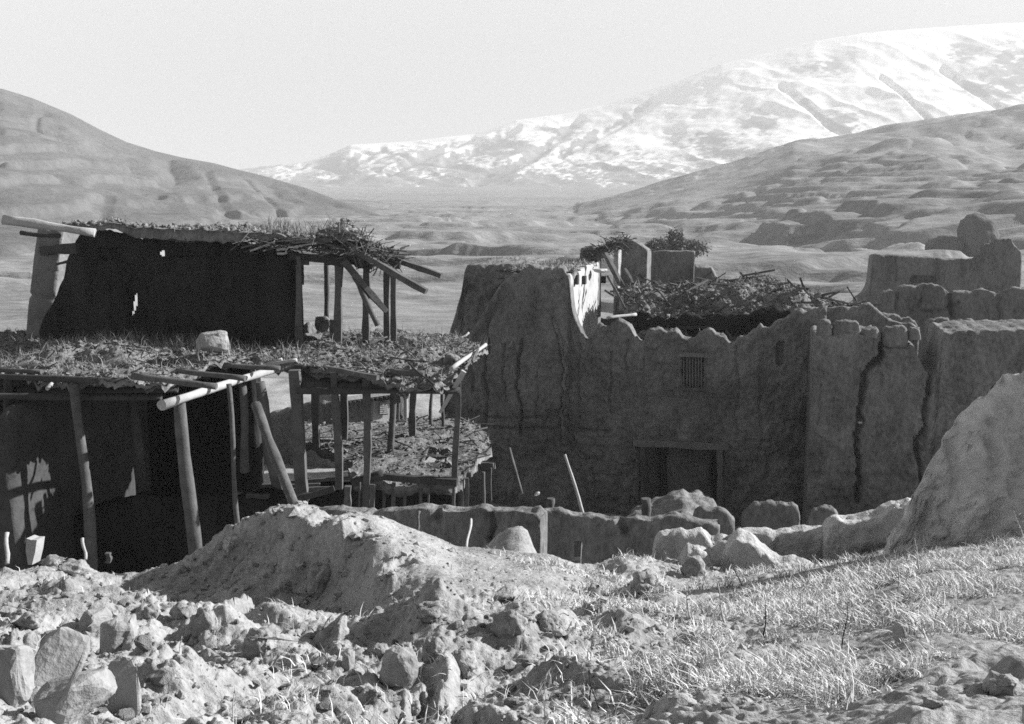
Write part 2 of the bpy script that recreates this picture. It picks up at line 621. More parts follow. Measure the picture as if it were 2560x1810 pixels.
def rock_mesh(name, dims, seed, blocky=0.5, sub=2, rough=0.04):
    """angular stone: hull of a squared-off point cloud, edges softened, surface broken by noise"""
    r = np.random.default_rng(seed)
    p = r.uniform(-1, 1, (26, 3))
    nrm = np.linalg.norm(p, axis=1)[:, None]
    pb = p / np.max(np.abs(p), axis=1)[:, None]
    p = p / nrm * (1 - blocky) + pb * blocky * 0.85
    bm = bmesh.new()
    vs_ = [bm.verts.new(q) for q in p]
    bmesh.ops.convex_hull(bm, input=vs_)
    for v in [v for v in bm.verts if not v.link_faces]:
        bm.verts.remove(v)
    bmesh.ops.bevel(bm, geom=list(bm.edges), offset=0.07, segments=1, affect='EDGES')
    bmesh.ops.triangulate(bm, faces=list(bm.faces))
    bmesh.ops.subdivide_edges(bm, edges=[e for e in bm.edges if e.calc_length() > 0.35], cuts=sub, use_grid_fill=True)
    bmesh.ops.triangulate(bm, faces=list(bm.faces))
    me = bpy.data.meshes.new(name)
    bm.to_mesh(me)
    bm.free()
    co = np.zeros(len(me.vertices) * 3, np.float32)
    me.vertices.foreach_get('co', co)
    co = co.reshape(-1, 3)
    nn = co / (np.linalg.norm(co, axis=1)[:, None] + 1e-6)
    co = co + nn * (rough * fbm(co[:, 0] * 2.5 + seed, co[:, 1] * 2.5, co[:, 2] * 2.5, oct=3, seed=seed))[:, None]
    co *= np.asarray(dims, float) / 2
    me.vertices.foreach_set('co', co.ravel())
    for pl in me.polygons:
        pl.use_smooth = False
    me.update()
    return me


def rock(name, centre, dims, rot=(0, 0, 0), seed=1, m=None, blocky=0.5, sub=2, rough=0.06, soft=False):
    me = rock_mesh(name, dims, seed, blocky, sub, rough)
    if soft:
        me.polygons.foreach_set('use_smooth', [True] * len(me.polygons))
    me.materials.append(m or M_STONE)
    o = bpy.data.objects.new(name, me)
    o.rotation_euler = rot
    COL.objects.link(o)
    put(o, centre)
    return o

# ------------------------------------------------------------------ far terrain
def pgrid(name, pxs, ds, zf, m, kind='structure', smooth=True, fac=0.985):
    PX, DD = np.meshgrid(pxs, ds, indexing='ij')
    X = (PX - CX) / F_PX * DD / fac
    Z = zf(PX, DD, X)
    V = np.stack([X, DD, Z], -1).reshape(-1, 3)
    o = obj(name, V, m, Q=grid_faces(len(pxs), len(ds)), smooth=smooth)
    o['kind'] = kind
    return o


VALLEY_Z = [(12, -10.6), (45, -10.6), (60, -10.8), (90, -11.2), (150, -11.8), (300, -11.5), (600, -9.0), (1000, -1.0), (1600, 14.0), (2300, 30.0), (2700, 30.0)]
RIDGE_R = [(1380, 560), (1420, 553), (1440, 530), (1520, 505), (1600, 476), (1642, 460), (1725, 435), (1800, 414), (1893, 384), (1934, 368), (1964, 355), (2081, 338),
           (2185, 318), (2290, 297), (2461, 272), (2557, 255), (2700, 235), (3000, 200)]


def valley_base(d):
    ld = np.log(d)
    return np.interp(ld, [math.log(a) for a, b in VALLEY_Z], [b for a, b in VALLEY_Z])


def terrace(z, x, d, h, seed, frac=0.25):
    q = z / h + 0.75 * fbm(x / 150.0, d / 110.0, oct=2, seed=seed) + .12 * fbm(x / 25.0, d / 18.0, oct=2, seed=seed + 5)
    f = q - np.floor(q)
    step = sstep(1 - frac, 1.0, f)
    return (np.floor(q) + step - q) * h


def valley_z(PX, D, X):
    z = valley_base(D)
    # low banks between the fields on the valley floor
    n = fbm(X / 75.0 + 3, D / 28.0, oct=3, seed=21)
    z = z + 2.0 * sstep(0.22, 0.36, n) * sstep(120, 170, D) * (1 - sstep(700, 1200, D))
    n2 = fbm(X / 45.0 + 8, D / 22.0, oct=3, seed=22)
    z = z + 1.2 * sstep(0.1, 0.24, n2) * sstep(75, 120, D) * (1 - sstep(350, 600, D)) * sstep(-40, 10, X + 0.1 * D)
    # hill on the right
    yt = crv(RIDGE_R, PX)
    Dr = crv([(1380, 620), (1520, 640), (1800, 820), (2200, 1000), (2560, 1150), (3000, 1250)], PX)
    Ds = crv([(1380, 560), (1520, 430), (1700, 300), (1900, 230), (2200, 170), (2560, 130), (3000, 110)], PX)
    zt = zrow(yt, Dr)
    t = np.clip((D - Ds) / (Dr - Ds), 0, 1.0)
    over = np.clip((D - Dr) / 300.0, 0, 1)
    h = np.maximum(zt - valley_base(Dr), 0)
    rise = h * (0.55 * t ** 1.25 + 0.45 * sstep(0, 1, t))
    gul = fbm(X / 110.0 + 1, D / 140.0, oct=4, seed=31)
    rise2 = rise + (9 * gul + 1.8 * fbm(X / 45.0, D / 50.0, oct=3, seed=33)) * sstep(0, .12, t) * (1 - sstep(0.8, 1, t)) * np.clip(h / 80, 0, 1)
    rise2 = rise2 * (1 - over * over * 0.9)
    tz = terrace(rise2, X, D, 3.2, 41, 0.42)
    amt = sstep(0.0, 0.02, t) * (1 - sstep(0.25, 0.5, t)) * (PX > 1300) * (.45 + .4 * sstep(-.3, .5, fbm(X / 120.0, D / 60.0, oct=2, seed=45)))
    rise2 = np.where(PX > 1300, rise2 + tz * amt, rise2)
    z = z + rise2 * sstep(1360, 1440, PX)
    z = z + 0.35 * fbm(X / 9.0, D / 9.0, oct=3, seed=51) * sstep(60, 120, D)
    return z


pxs_v = np.linspace(-500, 3060, 760)
ds_v = np.concatenate([np.exp(np.linspace(math.log(40), math.log(1300), 620)), np.exp(np.linspace(math.log(1310), math.log(2600), 40))])
valley = pgrid('valley_floor', pxs_v, ds_v, valley_z, M_VALLEY)

LEFT_R = [(-600, 170), (-200, 195), (0, 213), (60, 222), (130, 245), (220, 285), (290, 325), (350, 355), (420, 378), (480, 393), (560, 408), (620, 425), (680, 440),
          (720, 452), (780, 470), (850, 498), (920, 522), (985, 548), (1010, 556)]


def left_z(PX, D, X):
    yt = crv(LEFT_R, PX)
    Dr = crv([(-600, 620), (0, 720), (400, 760), (700, 720), (1010, 520)], PX)
    Ds = crv([(-600, 130), (0, 190), (400, 250), (700, 330), (1010, 440)], PX)
    zt = zrow(yt, Dr)
    vb = valley_base(D)
    t = np.clip((D - Ds) / (Dr - Ds), -0.2, 1)
    over = np.clip((D - Dr) / 250.0, 0, 1)
    h = zt - valley_base(Dr)
    tc = np.clip(t, 0, 1)
    rise = h * (0.6 * tc ** 1.15 + 0.4 * sstep(0, 1, tc))
    g = np.abs(vnoise(X / 60.0 + D / 160.0, D / 210.0, seed=61))
    g2 = np.abs(vnoise(X / 24.0 + D / 70.0, D / 120.0, seed=62))
    rise = rise - (7 * (0.35 - g).clip(0) + 3 * (0.3 - g2).clip(0)) * sstep(0, .15, tc) * (1 - sstep(0.75, 1, tc)) * 2.0
    rise = rise + 3 * fbm(X / 50.0, D / 60.0, oct=4, seed=63) * sstep(0, .2, tc) * (1 - sstep(.8, 1, tc))
    amt = sstep(.0, .05, tc) * (1 - sstep(.45, .8, tc)) * 0.4
    rise = rise + terrace(rise, X, D, 6.5, 64, 0.18) * amt
    rise = rise * (1 - 0.8 * over)
    return vb + rise - 6.0 * np.clip(-t, 0, .2) / 0.2 - 0.6 * (t < 0.02)


pgrid('left_hillside', np.linspace(-600, 1008, 380), np.concatenate([np.linspace(120, 800, 330), np.linspace(805, 1000, 20)]), left_z, M_HILL)

MTN = [(300, 452), (500, 440), (610, 425), (700, 412), (770, 408), (840, 385), (890, 362), (950, 358), (1010, 355), (1060, 350), (1120, 342), (1190, 335), (1240, 318), (1290, 300),
       (1400, 285), (1500, 262), (1600, 228), (1680, 200), (1780, 160), (1840, 145), (1900, 130), (2000, 102), (2100, 85), (2160, 78), (2300, 67), (2420, 59), (2560, 53), (3100, 40)]
GULLY = [([(1925, 215), (1990, 262), (2040, 310), (2085, 335)], 9), ([(2160, 190), (2220, 235), (2290, 305)], 6), ([(2305, 172), (2370, 215), (2460, 272)], 8),
         ([(1440, 300), (1330, 390), (1180, 460)], 13), ([(1290, 318), (1200, 370), (1120, 400)], 12), ([(960, 365), (900, 400), (860, 430)], 14), ([(1640, 240), (1520, 320), (1400, 380)], 12),
         ([(1180, 345), (1080, 385), (980, 430)], 10)]
PATCH = [(2475, 160, 75, 60), (2540, 200, 50, 60), (1870, 310, 55, 40), (2080, 300, 55, 32), (2440, 215, 80, 34), (2020, 165, 60, 30), (1760, 345, 50, 28), (1280, 372, 80, 26), (1400, 330, 60, 22), (2350, 130, 50, 26), (1060, 395, 70, 25)]
pxs_m = np.linspace(250, 3000, 1000)
ds_m = np.linspace(1700, 3250, 420)


def mtn_z(PX, D, X):
    yt = crv(MTN, PX)
    Dr = crv([(300, 3050), (1500, 3000), (2300, 2950), (3000, 2900)], PX)
    Ds = crv([(300, 2100), (900, 2000), (1500, 1900), (2100, 1800), (3000, 1720)], PX)
    zt = zrow(yt, Dr)
    t = np.clip((D - Ds) / (Dr - Ds), 0, 1)
    over = np.clip((D - Dr) / 300.0, 0, 1)
    z0 = valley_base(Ds) - 3
    rise = (zt - z0) * (0.75 * t + 0.25 * t * t)
    env = sstep(0, .1, t) * (1 - sstep(.88, 1, t))
    # spurs running down to the left
    q = X / 170.0 + t * 3.4
    g = np.abs(vnoise(q, t * 1.6, seed=71))
    rise = rise - 18 * (0.4 - g).clip(0) * env * sstep(250, 2000, 2600 - PX + 0) - 5 * np.abs(vnoise(X / 60.0 + t * 7, t * 4, seed=72)) * env
    rise = rise + 9 * fbm(X / 160.0, D / 200.0, oct=4, seed=73) * env
    yy = z_to_py(z0 + rise, D)
    for pts, wd in GULLY:
        dd = seg_dist(PX, yy, pts)
        rise = rise - 10 * (1 - sstep(0, wd * 1.6, dd)) * env
    return np.where(D < Ds, z0 - 0.1 * (Ds - D), z0 + rise * (1 - .5 * over))


def z_to_py(z, d):
    a = np.arctan2(z, d) + PITCH
    return CY - F_PX * np.tan(a)


mtn = pgrid('snow_mountain', pxs_m, ds_m, mtn_z, M_HILL)
# snow cover: a property of the slope itself (height, aspect and wind), kept per vertex
PXm, DDm = np.meshgrid(pxs_m, ds_m, indexing='ij')
Xm = (PXm - CX) / F_PX * DDm / .985
Zm = mtn_z(PXm, DDm, Xm)
Ym = z_to_py(Zm, DDm)
line = crv([(300, 400), (600, 420), (900, 425), (1200, 415), (1500, 425), (1700, 412), (1900, 400), (2100, 370), (3000, 330)], PXm)
cov = (line - Ym) / 50.0 + 0.35
gx = np.gradient(Zm, axis=0) / np.gradient(Xm, axis=0)
cov = cov - 1.5 * np.clip(gx, 0, 1.2) * (1 - sstep(1700, 2100, PXm) * .6) + 0.55 * fbm(PXm / 60.0, Ym / 22.0, oct=4, seed=81) + .45 * fbm(PXm / 11.0 + Ym / 9.0, Ym / 5.0, oct=3, seed=83)
cov = np.minimum(cov, 1.05)
for (a, b, c, e) in PATCH:
    r2 = np.hypot((PXm - a) / c, (Ym - b) / e)
    cov = cov - 2.3 * np.exp(-(r2 ** 2) * 1.6) * (0.75 + 0.8 * fbm(PXm / 26.0, Ym / 9.0, oct=3, seed=82))
for pts, wd in GULLY:
    gj = wd * .9 * fbm(PXm / 16.0, Ym / 16.0, oct=3, seed=85)
    end_ = np.hypot(PXm - pts[0][0], Ym - pts[0][1])
    cov = cov - 1.25 * (1 - sstep(0, wd * 1.1, seg_dist(PXm, Ym, pts) + gj)) * sstep(0, 60, end_)
att = mtn.data.attributes.new('snow_cover', 'FLOAT', 'POINT')
att.data.foreach_set('value', cov.astype(np.float32).ravel())
ms = bpy.data.materials.new('patchy_snow')
ms.use_nodes = True
t_ = ms.node_tree
b_ = t_.nodes['Principled BSDF']
b_.inputs['Roughness'].default_value = 0.9
b_.inputs['Specular IOR Level'].default_value = 0.1
at_ = t_.nodes.new('ShaderNodeAttribute')
at_.attribute_name = 'snow_cover'
tc_ = t_.nodes.new('ShaderNodeTexCoord')
mp_ = t_.nodes.new('ShaderNodeMapping')
mp_.inputs['Scale'].default_value = (1, .45, 1.6)
ns_ = t_.nodes.new('ShaderNodeTexNoise')
ns_.inputs['Scale'].default_value = 0.09
ns_.inputs['Detail'].default_value = 7
ns_.inputs['Roughness'].default_value = .7
ma_ = t_.nodes.new('ShaderNodeMath')
ma_.operation = 'MULTIPLY_ADD'
ma_.inputs[1].default_value = 3.0
ad_ = t_.nodes.new('ShaderNodeMath')
ad_.operation = 'SUBTRACT'
ad_.inputs[1].default_value = 1.4
cr_ = t_.nodes.new('ShaderNodeValToRGB')
cr_.color_ramp.elements[0].position = 0.10
cr_.color_ramp.elements[0].color = (.24, .24, .24, 1)
cr_.color_ramp.elements[1].position = 0.92
cr_.color_ramp.elements[1].color = (.90, .90, .90, 1)
t_.links.new(tc_.outputs['Object'], mp_.inputs[0])
t_.links.new(mp_.outputs[0], ns_.inputs['Vector'])
t_.links.new(ns_.outputs['Fac'], ma_.inputs[0])
t_.links.new(at_.outputs['Fac'], ma_.inputs[2])
t_.links.new(ma_.outputs[0], ad_.inputs[0])
t_.links.new(ad_.outputs[0], cr_.inputs[0])
t_.links.new(cr_.outputs[0], b_.inputs['Base Color'])
mtn.data.materials.clear()
mtn.data.materials.append(ms)

# haze: the winter air between the camera and the mountain
hz = 2
hv = np.array([[x, y, z] for z in (-22.0, 700.0) for y in (-60.0, 3330.0) for x in (-1900.0, 2350.0)])
hf = [(0, 2, 3, 1), (4, 5, 7, 6), (0, 1, 5, 4), (2, 6, 7, 3), (0, 4, 6, 2), (1, 3, 7, 5)]
haze = obj('haze', hv, M_BLACK, Q=hf, smooth=False)
haze['kind'] = 'stuff'
mh = bpy.data.materials.new('winter_haze')
mh.use_nodes = True
th_ = mh.node_tree
for n in list(th_.nodes):
    if n.type != 'OUTPUT_MATERIAL':
        th_.nodes.remove(n)
pv = th_.nodes.new('ShaderNodeVolumePrincipled')
pv.inputs['Color'].default_value = (0.97, 0.97, 0.97, 1)
pv.inputs['Density'].default_value = 3.8e-4
pv.inputs['Anisotropy'].default_value = 0.0
th_.links.new(pv.outputs[0], th_.nodes['Material Output'].inputs['Volume'])
haze.data.materials.clear()
haze.data.materials.append(mh)

# ------------------------------------------------------------------ village ground and foreground
def yard_z(x, y):
    z = np.interp(y, [8, 14, 19, 24, 30, 48, 60], [-7.0, -7.2, -7.8, -9.2, -10.3, -10.5, -10.7])
    z = z + 0.10 * fbm(x * .5, y * .5, oct=4, seed=91) + .03 * fbm(x * 3, y * 3, oct=3, seed=92)
    return z


gx_, gy_ = np.meshgrid(np.linspace(-45, 55, 400), np.linspace(9, 62, 260), indexing='ij')
o = obj('village_ground', np.stack([gx_, gy_, yard_z(gx_, gy_)], -1).reshape(-1, 3), M_YARD, Q=grid_faces(400, 260))
o['kind'] = 'structure'

CREST = [(-900, 1440), (-300, 1434), (0, 1424), (60, 1420), (125, 1410), (183, 1411), (240, 1416), (298, 1422), (373, 1420), (423, 1404), (508, 1373), (576, 1339), (637, 1328), (700, 1308),
         (754, 1294), (830, 1285), (895, 1282), (946, 1287), (1000, 1309), (1049, 1329), (1100, 1351), (1145, 1373), (1199, 1376), (1300, 1387), (1370, 1395), (1400, 1406), (1450, 1425),
         (1490, 1427), (1550, 1412), (1600, 1410), (1660, 1420), (1800, 1432), (2000, 1420), (2100, 1394), (2200, 1372), (2300, 1350), (2400, 1345), (2560, 1332), (2900, 1300), (3400, 1270)]
CREST_D = [(-900, 11.4), (-300, 11.0), (0, 10.8), (270, 10.9), (430, 11.2), (600, 10.9), (860, 10.0), (1000, 10.3), (1200, 10.3), (1500, 10.2), (1700, 11.2), (2150, 11.6), (2350, 10.4), (3400, 10.4)]
CREST_P = [(-900, 3), (0, 3), (380, 4), (430, 12), (500, 17), (860, 17), (930, 6), (980, 4), (1100, 2.5), (1500, 2.6), (1700, 3.0), (2000, 2.0), (2300, 1.5), (3400, 1.4)]
FGF = 0.955


def fg_base(x, y):
    """smooth shape of the slope the photographer stands on"""
    d = np.maximum(y, 0.6)
    px = CX + F_PX * FGF * x / d
    px = np.clip(px, -900, 3400)
    dc = crv(CREST_D, px)
    dc = dc + .22 * fbm(px / 190.0 + d * .4, d * .9, oct=4, seed=113) * sstep(380, 460, px) * (1 - sstep(850, 930, px))
    zc = zrow(crv(CREST, px), dc)
    zb = -1.62 - 0.36 * (d - 3.2)
    zbc = -1.62 - 0.36 * (dc - 3.2)
    p = crv(CREST_P, px)
    t = np.clip(d / dc, 0, 1)
    z = zb + (zc - zbc) * t ** p
    ov = np.maximum(d - dc, 0)
    zo = zc - 0.25 * ov - 0.55 * np.maximum(ov - .35, 0) - 0.2 * np.maximum(ov - 1.5, 0)
    z = np.where(d > dc, zo, z)
    return np.maximum(z, -8.2), px, dc, t


FEAT = [  # (px, py, size px, height m) hollows (-) and lumps (+) seen in the photo
    (640, 1500, 150, -.12), (925, 1380, 70, .14), (950, 1460, 70, .14), (800, 1590, 110, -.30), (980, 1580, 70, .08), (1120, 1640, 70, .08), (450, 1660, 60, .08), (560, 1600, 60, .13), (470, 1740, 110, .10),
    (930, 1720, 120, -.12), (1090, 1560, 70, .16), (1300, 1560, 70, .15), (1190, 1660, 100, -.12), (1150, 1480, 120, .08), (1420, 1660, 90, .06),
    (150, 1480, 90, .08), (420, 1560, 60, -.14), (720, 1760, 120, .08), (300, 1480, 60, -.06), (1560, 1500, 80, -.12), (1500, 1560, 90, .08), (2530, 1700, 60, -.14), (1650, 1480, 60, .1)]


def ray_fg(px, py):
    """where the view ray of a photo pixel meets the smooth foreground"""
    ds = np.linspace(1.5, 13, 400)
    v = (CY - py) / F_PX
    zr = ds * (-ST + v * CT) / (CT + v * ST)
    xr = (px - CX) / F_PX * ds / (CT + v * ST)
    zz = fg_base(xr, ds)[0]
    k = np.argmax(zr < zz)
    return xr[k], ds[k]


FEAT_W = []
for (a, b, s, h) in FEAT:
    fx_, fy_ = ray_fg(a, b)
    FEAT_W.append((fx_, fy_, s * fy_ / F_PX, h))


SCARPS = [  # (x0, x1 in photo px, top edge y at both ends, drop in m, run-out in m): low eroded banks facing the camera
    (640, 900, 1522, 1500, .30, .7), (880, 1050, 1506, 1508, .26, .6), (1222, 1405, 1530, 1524, .28, .5), (540, 680, 1578, 1560, .16, .5), (930, 1110, 1668, 1640, .20, .4), (1330, 1540, 1566, 1560, .12, .4),
    (330, 500, 1530, 1522, .18, .5), (40, 330, 1462, 1440, .2, .6), (-60, 260, 1512, 1500, .16, .5), (140, 420, 1425, 1428, .12, .4), (1020, 1180, 1650, 1640, .14, .4), (760, 900, 1738, 1728, .12, .35), (1500, 1700, 1500, 1492, .14, .4), (380, 560, 1640, 1660, .12, .4), (1100, 1300, 1738, 1722, .12, .4)]
SCARP_W = []
for (a, b, ya, yb, h, L_) in SCARPS:
    xs_ = np.linspace(a, b, 6)
    SCARP_W.append((xs_, [ray_fg(q, ya + (yb - ya) * (q - a) / (b - a))[1] for q in xs_], h, L_))


def fg_z(x, y, detail=True):
    z, px, dc, t = fg_base(x, y)
    jj = 60 * vnoise(x * 1.5, y * 1.5, seed=111)
    for k_, (xs_, dd_, h, L_) in enumerate(SCARP_W):
        ds_ = np.interp(px, xs_, dd_) + .22 * fbm(x * 1.6, y * .3 + k_, oct=3, seed=112)
        w_ = sstep(xs_[0] - 30, xs_[0] + 50, px + jj * .5) * (1 - sstep(xs_[-1] - 50, xs_[-1] + 30, px + jj * .5))
        u__ = ds_ - y
        z = z - h * w_ * sstep(0, .13, u__) * np.exp(-np.maximum(u__, 0) / L_)
    right = sstep(1350, 1900, px - 250 * (1 - t))
    for (a, b, s, h) in FEAT_W:
        r2 = ((x - a) / s) ** 2 + ((y - b) / (s * 1.5)) ** 2
        z = z + h * np.exp(-r2 * 0.9)
    wx = x + 0.22 * vnoise(x * 1.7, y * 1.7, seed=101)
    wy = y + 0.22 * vnoise(x * 1.7, y * 1.7, seed=102)
    n1 = fbm(wx * 1.0, wy * 1.0, oct=3, seed=103)
    cl = 0.14 * fbm(x * .5, y * .5, oct=2, seed=110) + 0.08 * (sstep(-.35, .1, n1) + sstep(.2, .6, n1) - 0.9)
    n2 = fbm(wx * 3.6, wy * 3.6, oct=3, seed=104)
    cl = cl + 0.022 * (sstep(-.2, .15, n2) + sstep(.3, .6, n2) - .8)
    bil = 0.026 * np.abs(fbm(wx * 4, wy * 4, oct=2, seed=105)) + 0.024 * np.abs(vnoise(wx * 15, wy * 15, seed=106)) + .012 * np.abs(vnoise(x * 31, y * 31, seed=108)) + .010 * vnoise(x * 40, y * 40, seed=107)
    soft = sstep(960, 1060, px) * (1 - sstep(1440, 1580, px)) * sstep(.62, .78, t)      # smooth lit saddle
    soft = np.maximum(soft, sstep(820, 900, px) * (1 - sstep(1050, 1200, px)) * sstep(.80, .9, t) * .8)
    k = (1 - .25 * sstep(.78, .96, t) * (px < 420)) * (1 - .75 * right) * (1 - .8 * soft) * np.clip(y / 4.5, .35, 1)
    z = z + cl * k + bil * (1 - .45 * right) * (1 - .5 * soft)
    return z


pxs_f = np.linspace(-620, 3180, 900)
inv = np.unique(np.concatenate([1 / np.linspace(1 / 2.3, 1 / 11.7, 430), np.linspace(9.3, 11.7, 70)]))
ds_f = np.concatenate([np.linspace(-2.5, 2.2, 16), inv, np.linspace(11.75, 18, 40)])
PXf, DDf = np.meshgrid(pxs_f, ds_f, indexing='ij')
Xf = (PXf - CX) / F_PX * np.maximum(DDf, 2.0) / FGF
Zf = fg_z(Xf, DDf)
Zf = np.where(DDf < 1.2, np.minimum(Zf, -1.3), Zf)
fg = obj('foreground_slope', np.stack([Xf, DDf, Zf], -1).reshape(-1, 3), M_GROUND, Q=grid_faces(len(pxs_f), len(ds_f)))
fg['kind'] = 'structure'


def hit_fg(px, py):
    """where the view ray of a photo pixel meets the finished foreground"""
    ds = np.linspace(1.5, 13.5, 900)
    v = (CY - py) / F_PX
    zr = ds * (-ST + v * CT) / (CT + v * ST)
    xr = (px - CX) / F_PX * ds / (CT + v * ST)
    zz = fg_z(xr, ds)
    k = int(np.argmax(zr < zz))
    if k == 0:
        k = int(np.argmin(np.abs(zr - zz)))
    return np.array([xr[k], ds[k], zz[k]])

# ================================================================== LEFT HOUSE
lh = thing('ruined_house', P(560, 1190, 22), 'roofless timber and mud house on three levels with rubble covered terrace and bare posts', 'house')
Z2 = -3.42          # terrace level
Z1 = -5.85          # floor of the level below


def xy(px, py, d):
    return P(px, py, d)[:2]


# --- terrace slab
TER = [xy(-260, 920, 21.6), xy(0, 928, 20.6), xy(150, 940, 20.0), xy(330, 958, 19.3), xy(400, 955, 19.3), xy(480, 935, 20.2), xy(600, 915, 21.5), xy(735, 903, 22.2), xy(760, 915, 21.6),
       xy(850, 925, 21.0), xy(940, 942, 20.4), xy(1040, 945, 20.3), xy(1100, 960, 20.2), xy(1140, 925, 20.9), xy(1175, 890, 22.3), xy(1208, 860, 24), xy(1160, 835, 25.6), xy(1000, 838, 26.6), xy(700, 838, 27),
       xy(-260, 840, 27)]


def ter_z(x, y):
    px = CX + F_PX * x / y
    z = Z2 + 0.10 * fbm(x * .9, y * .9, oct=3, seed=201) + 0.15 * (0.5 - np.abs(fbm(x * 3.2, y * 3.2, oct=3, seed=202))) + .025 * vnoise(x * 14, y * 14, seed=203)
    z = z + 0.28 * np.exp(-((px - 250) / 230) ** 2) * np.exp(-((y - 22) / 1.6) ** 2)
    z = z + 0.22 * np.exp(-((px - 1090) / 110) ** 2) * np.exp(-((y - 23) / 1.6) ** 2)
    z = z + 0.15 * np.exp(-((px - 530) / 60) ** 2) * np.exp(-((y - 21) / .8) ** 2)
    z = z - 0.20 * sstep(900, 1050, px) * (1 - sstep(20, 22.3, y))
    return z


def ter_thick(x, y):
    return 0.14 + 0.05 * vnoise(x * .7, y * .7, seed=204)


slab('terrace_earth', TER, ter_z, ter_thick, M_ROOFDIRT, cell=0.07, jit=0.09, edge=0.06, parent=lh, seed=205)


def scatter_on(poly, zf, n, seed, lift=0.02):
    r = np.random.default_rng(seed)
    poly = np.asarray(poly)[:, :2]
    lo, hi = poly.min(0), poly.max(0)
    p = r.uniform(lo, hi, (n * 3, 2))
    p = p[pip(p[:, 0], p[:, 1], poly)][:n]
    return np.stack([p[:, 0], p[:, 1], zf(p[:, 0], p[:, 1]) + lift], -1)


def u_(n, a, b, seed):
    return np.random.default_rng(seed).uniform(a, b, n)


pt = scatter_on(TER, ter_z, 11000, 210)
blades('terrace_straw', pt, u_(len(pt), .06, .32, 1), u_(len(pt), .006, .016, 2), M_STRAW, lean=1.5, up=.6, parent=lh, seed=1)['kind'] = 'stuff'
pt = scatter_on(TER, ter_z, 900, 211, .03)
sticks('terrace_twigs', pt, u_(len(pt), .2, .8, 3), u_(len(pt), .012, .03, 4), M_WOOD, tilt=.22, parent=lh, seed=2)['kind'] = 'stuff'
pt = scatter_on(TER, ter_z, 7000, 212, .0)
lumps('terrace_clods', pt, u_(len(pt), .12, .27, 5) ** 2.0, M_ROOFDIRT, parent=lh, seed=3)['kind'] = 'stuff'
# taller dry weeds standing along the terrace
tw = []
for (a, b, dd, n, s) in ((335, 845, 23.2, 150, .4), (450, 860, 22.6, 120, .22), (180, 850, 23, 80, .5), (560, 870, 22, 60, .2), (390, 855, 23.4, 120, .5), (1110, 850, 23.5, 90, .5), (720, 890, 22.6, 80, .3)):
    c = xy(a, b, dd)
    q = np.random.default_rng(n).normal(0, s, (n, 2)) + c
    tw.append(np.stack([q[:, 0], q[:, 1], ter_z(q[:, 0], q[:, 1])], -1))
tw = np.concatenate(tw)
blades('terrace_weeds', tw, u_(len(tw), .12, .5, 8), u_(len(tw), .007, .014, 9), M_STRAW, lean=.4, parent=lh, seed=4)['kind'] = 'stuff'

# --- upper storey wall
fU = Face(600, 24.2, 6)
top = fU.pts([(96, 828), (106, 800), (118, 780), (140, 742), (160, 698), (165, 655), (178, 625), (196, 590), (212, 578), (330, 580), (352, 597), (560, 602), (640, 616), (745, 628), (750, 640)])
s_a, z_a = fU.sz(328, 706)
s_b, z_b = fU.sz(342, 735)
hole = fU.pts([(328, 790), (341, 735)])
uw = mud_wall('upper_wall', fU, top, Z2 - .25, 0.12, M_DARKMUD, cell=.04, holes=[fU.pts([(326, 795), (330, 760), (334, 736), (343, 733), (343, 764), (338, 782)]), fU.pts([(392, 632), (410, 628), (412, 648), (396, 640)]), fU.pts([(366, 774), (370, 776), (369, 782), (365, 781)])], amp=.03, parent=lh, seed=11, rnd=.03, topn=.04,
              cuts=[(s, s + .5, z, z + .3, .12) for s, z in (fU.sz(440, 640), fU.sz(690, 640), fU.sz(250, 650))])
# narrow sun lit gap in the dark wall: an added pale wall behind it catches the sun
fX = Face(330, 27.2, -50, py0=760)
mud_wall('added_sun_wall', fX, fX.pts([(250, 700), (330, 640), (430, 610), (500, 640)]), Z2 - .3, .3, M_PLASTER, cell=.1, parent=lh, seed=17)
# end of the wall: post and bright broken edge
plog('post', (748, 870, 23.9), (746, 640, 23.9), 17, 15, M_WOOD, lh, square=True)
# --- side wall on the left (its inner face catches the sun), front end battered
fS = Face(138, 25.3, -90 + 4, py0=700)
a0 = 0.0
fP = Face(90, 25.0, 4)


def lean_shape(S, O, Z):
    t = (Z - (Z2 - .3)) / 2.6
    return S + 0.47 * t, O, Z


tp = fP.pts([(35, 574), (50, 571), (96, 573), (100, 576)])
mud_wall('side_wall', fP, tp, Z2 - .3, 4.6, M_SIDE, cell=.07, amp=.03, parent=lh, seed=12, rnd=.06, shape=lean_shape,
         cracks=[(fP.pts([(40, 738), (100, 743), (130, 746)]), .05, .10), (fP.pts([(80, 672), (130, 676)]), .04, .05)])
# timber stubs between side wall and dark wall
plog('lintel', (108, 628, 25.0), (200, 620, 24.6), 25, 30, M_DKWOOD, lh, square=True)
plog('lintel', (128, 668, 25.2), (172, 652, 24.6), 7, 7, M_DKWOOD, lh)
plog('roof_pole', (52, 582, 24.9), (150, 590, 24.7), 12, 11, M_DKWOOD, lh)
# --- roof
ROOF = [P(150, 590, 24.6)[:2], P(240, 595, 24.3)[:2], P(330, 600, 24.1)[:2], P(600, 605, 23.7)[:2], P(760, 620, 23.6)[:2], P(900, 640, 23.7)[:2], P(985, 650, 24.0)[:2], P(990, 600, 25.4)[:2],
        P(830, 575, 26.0)[:2], P(600, 560, 25.6)[:2], P(420, 560, 25.0)[:2], P(180, 560, 25.0)[:2]]


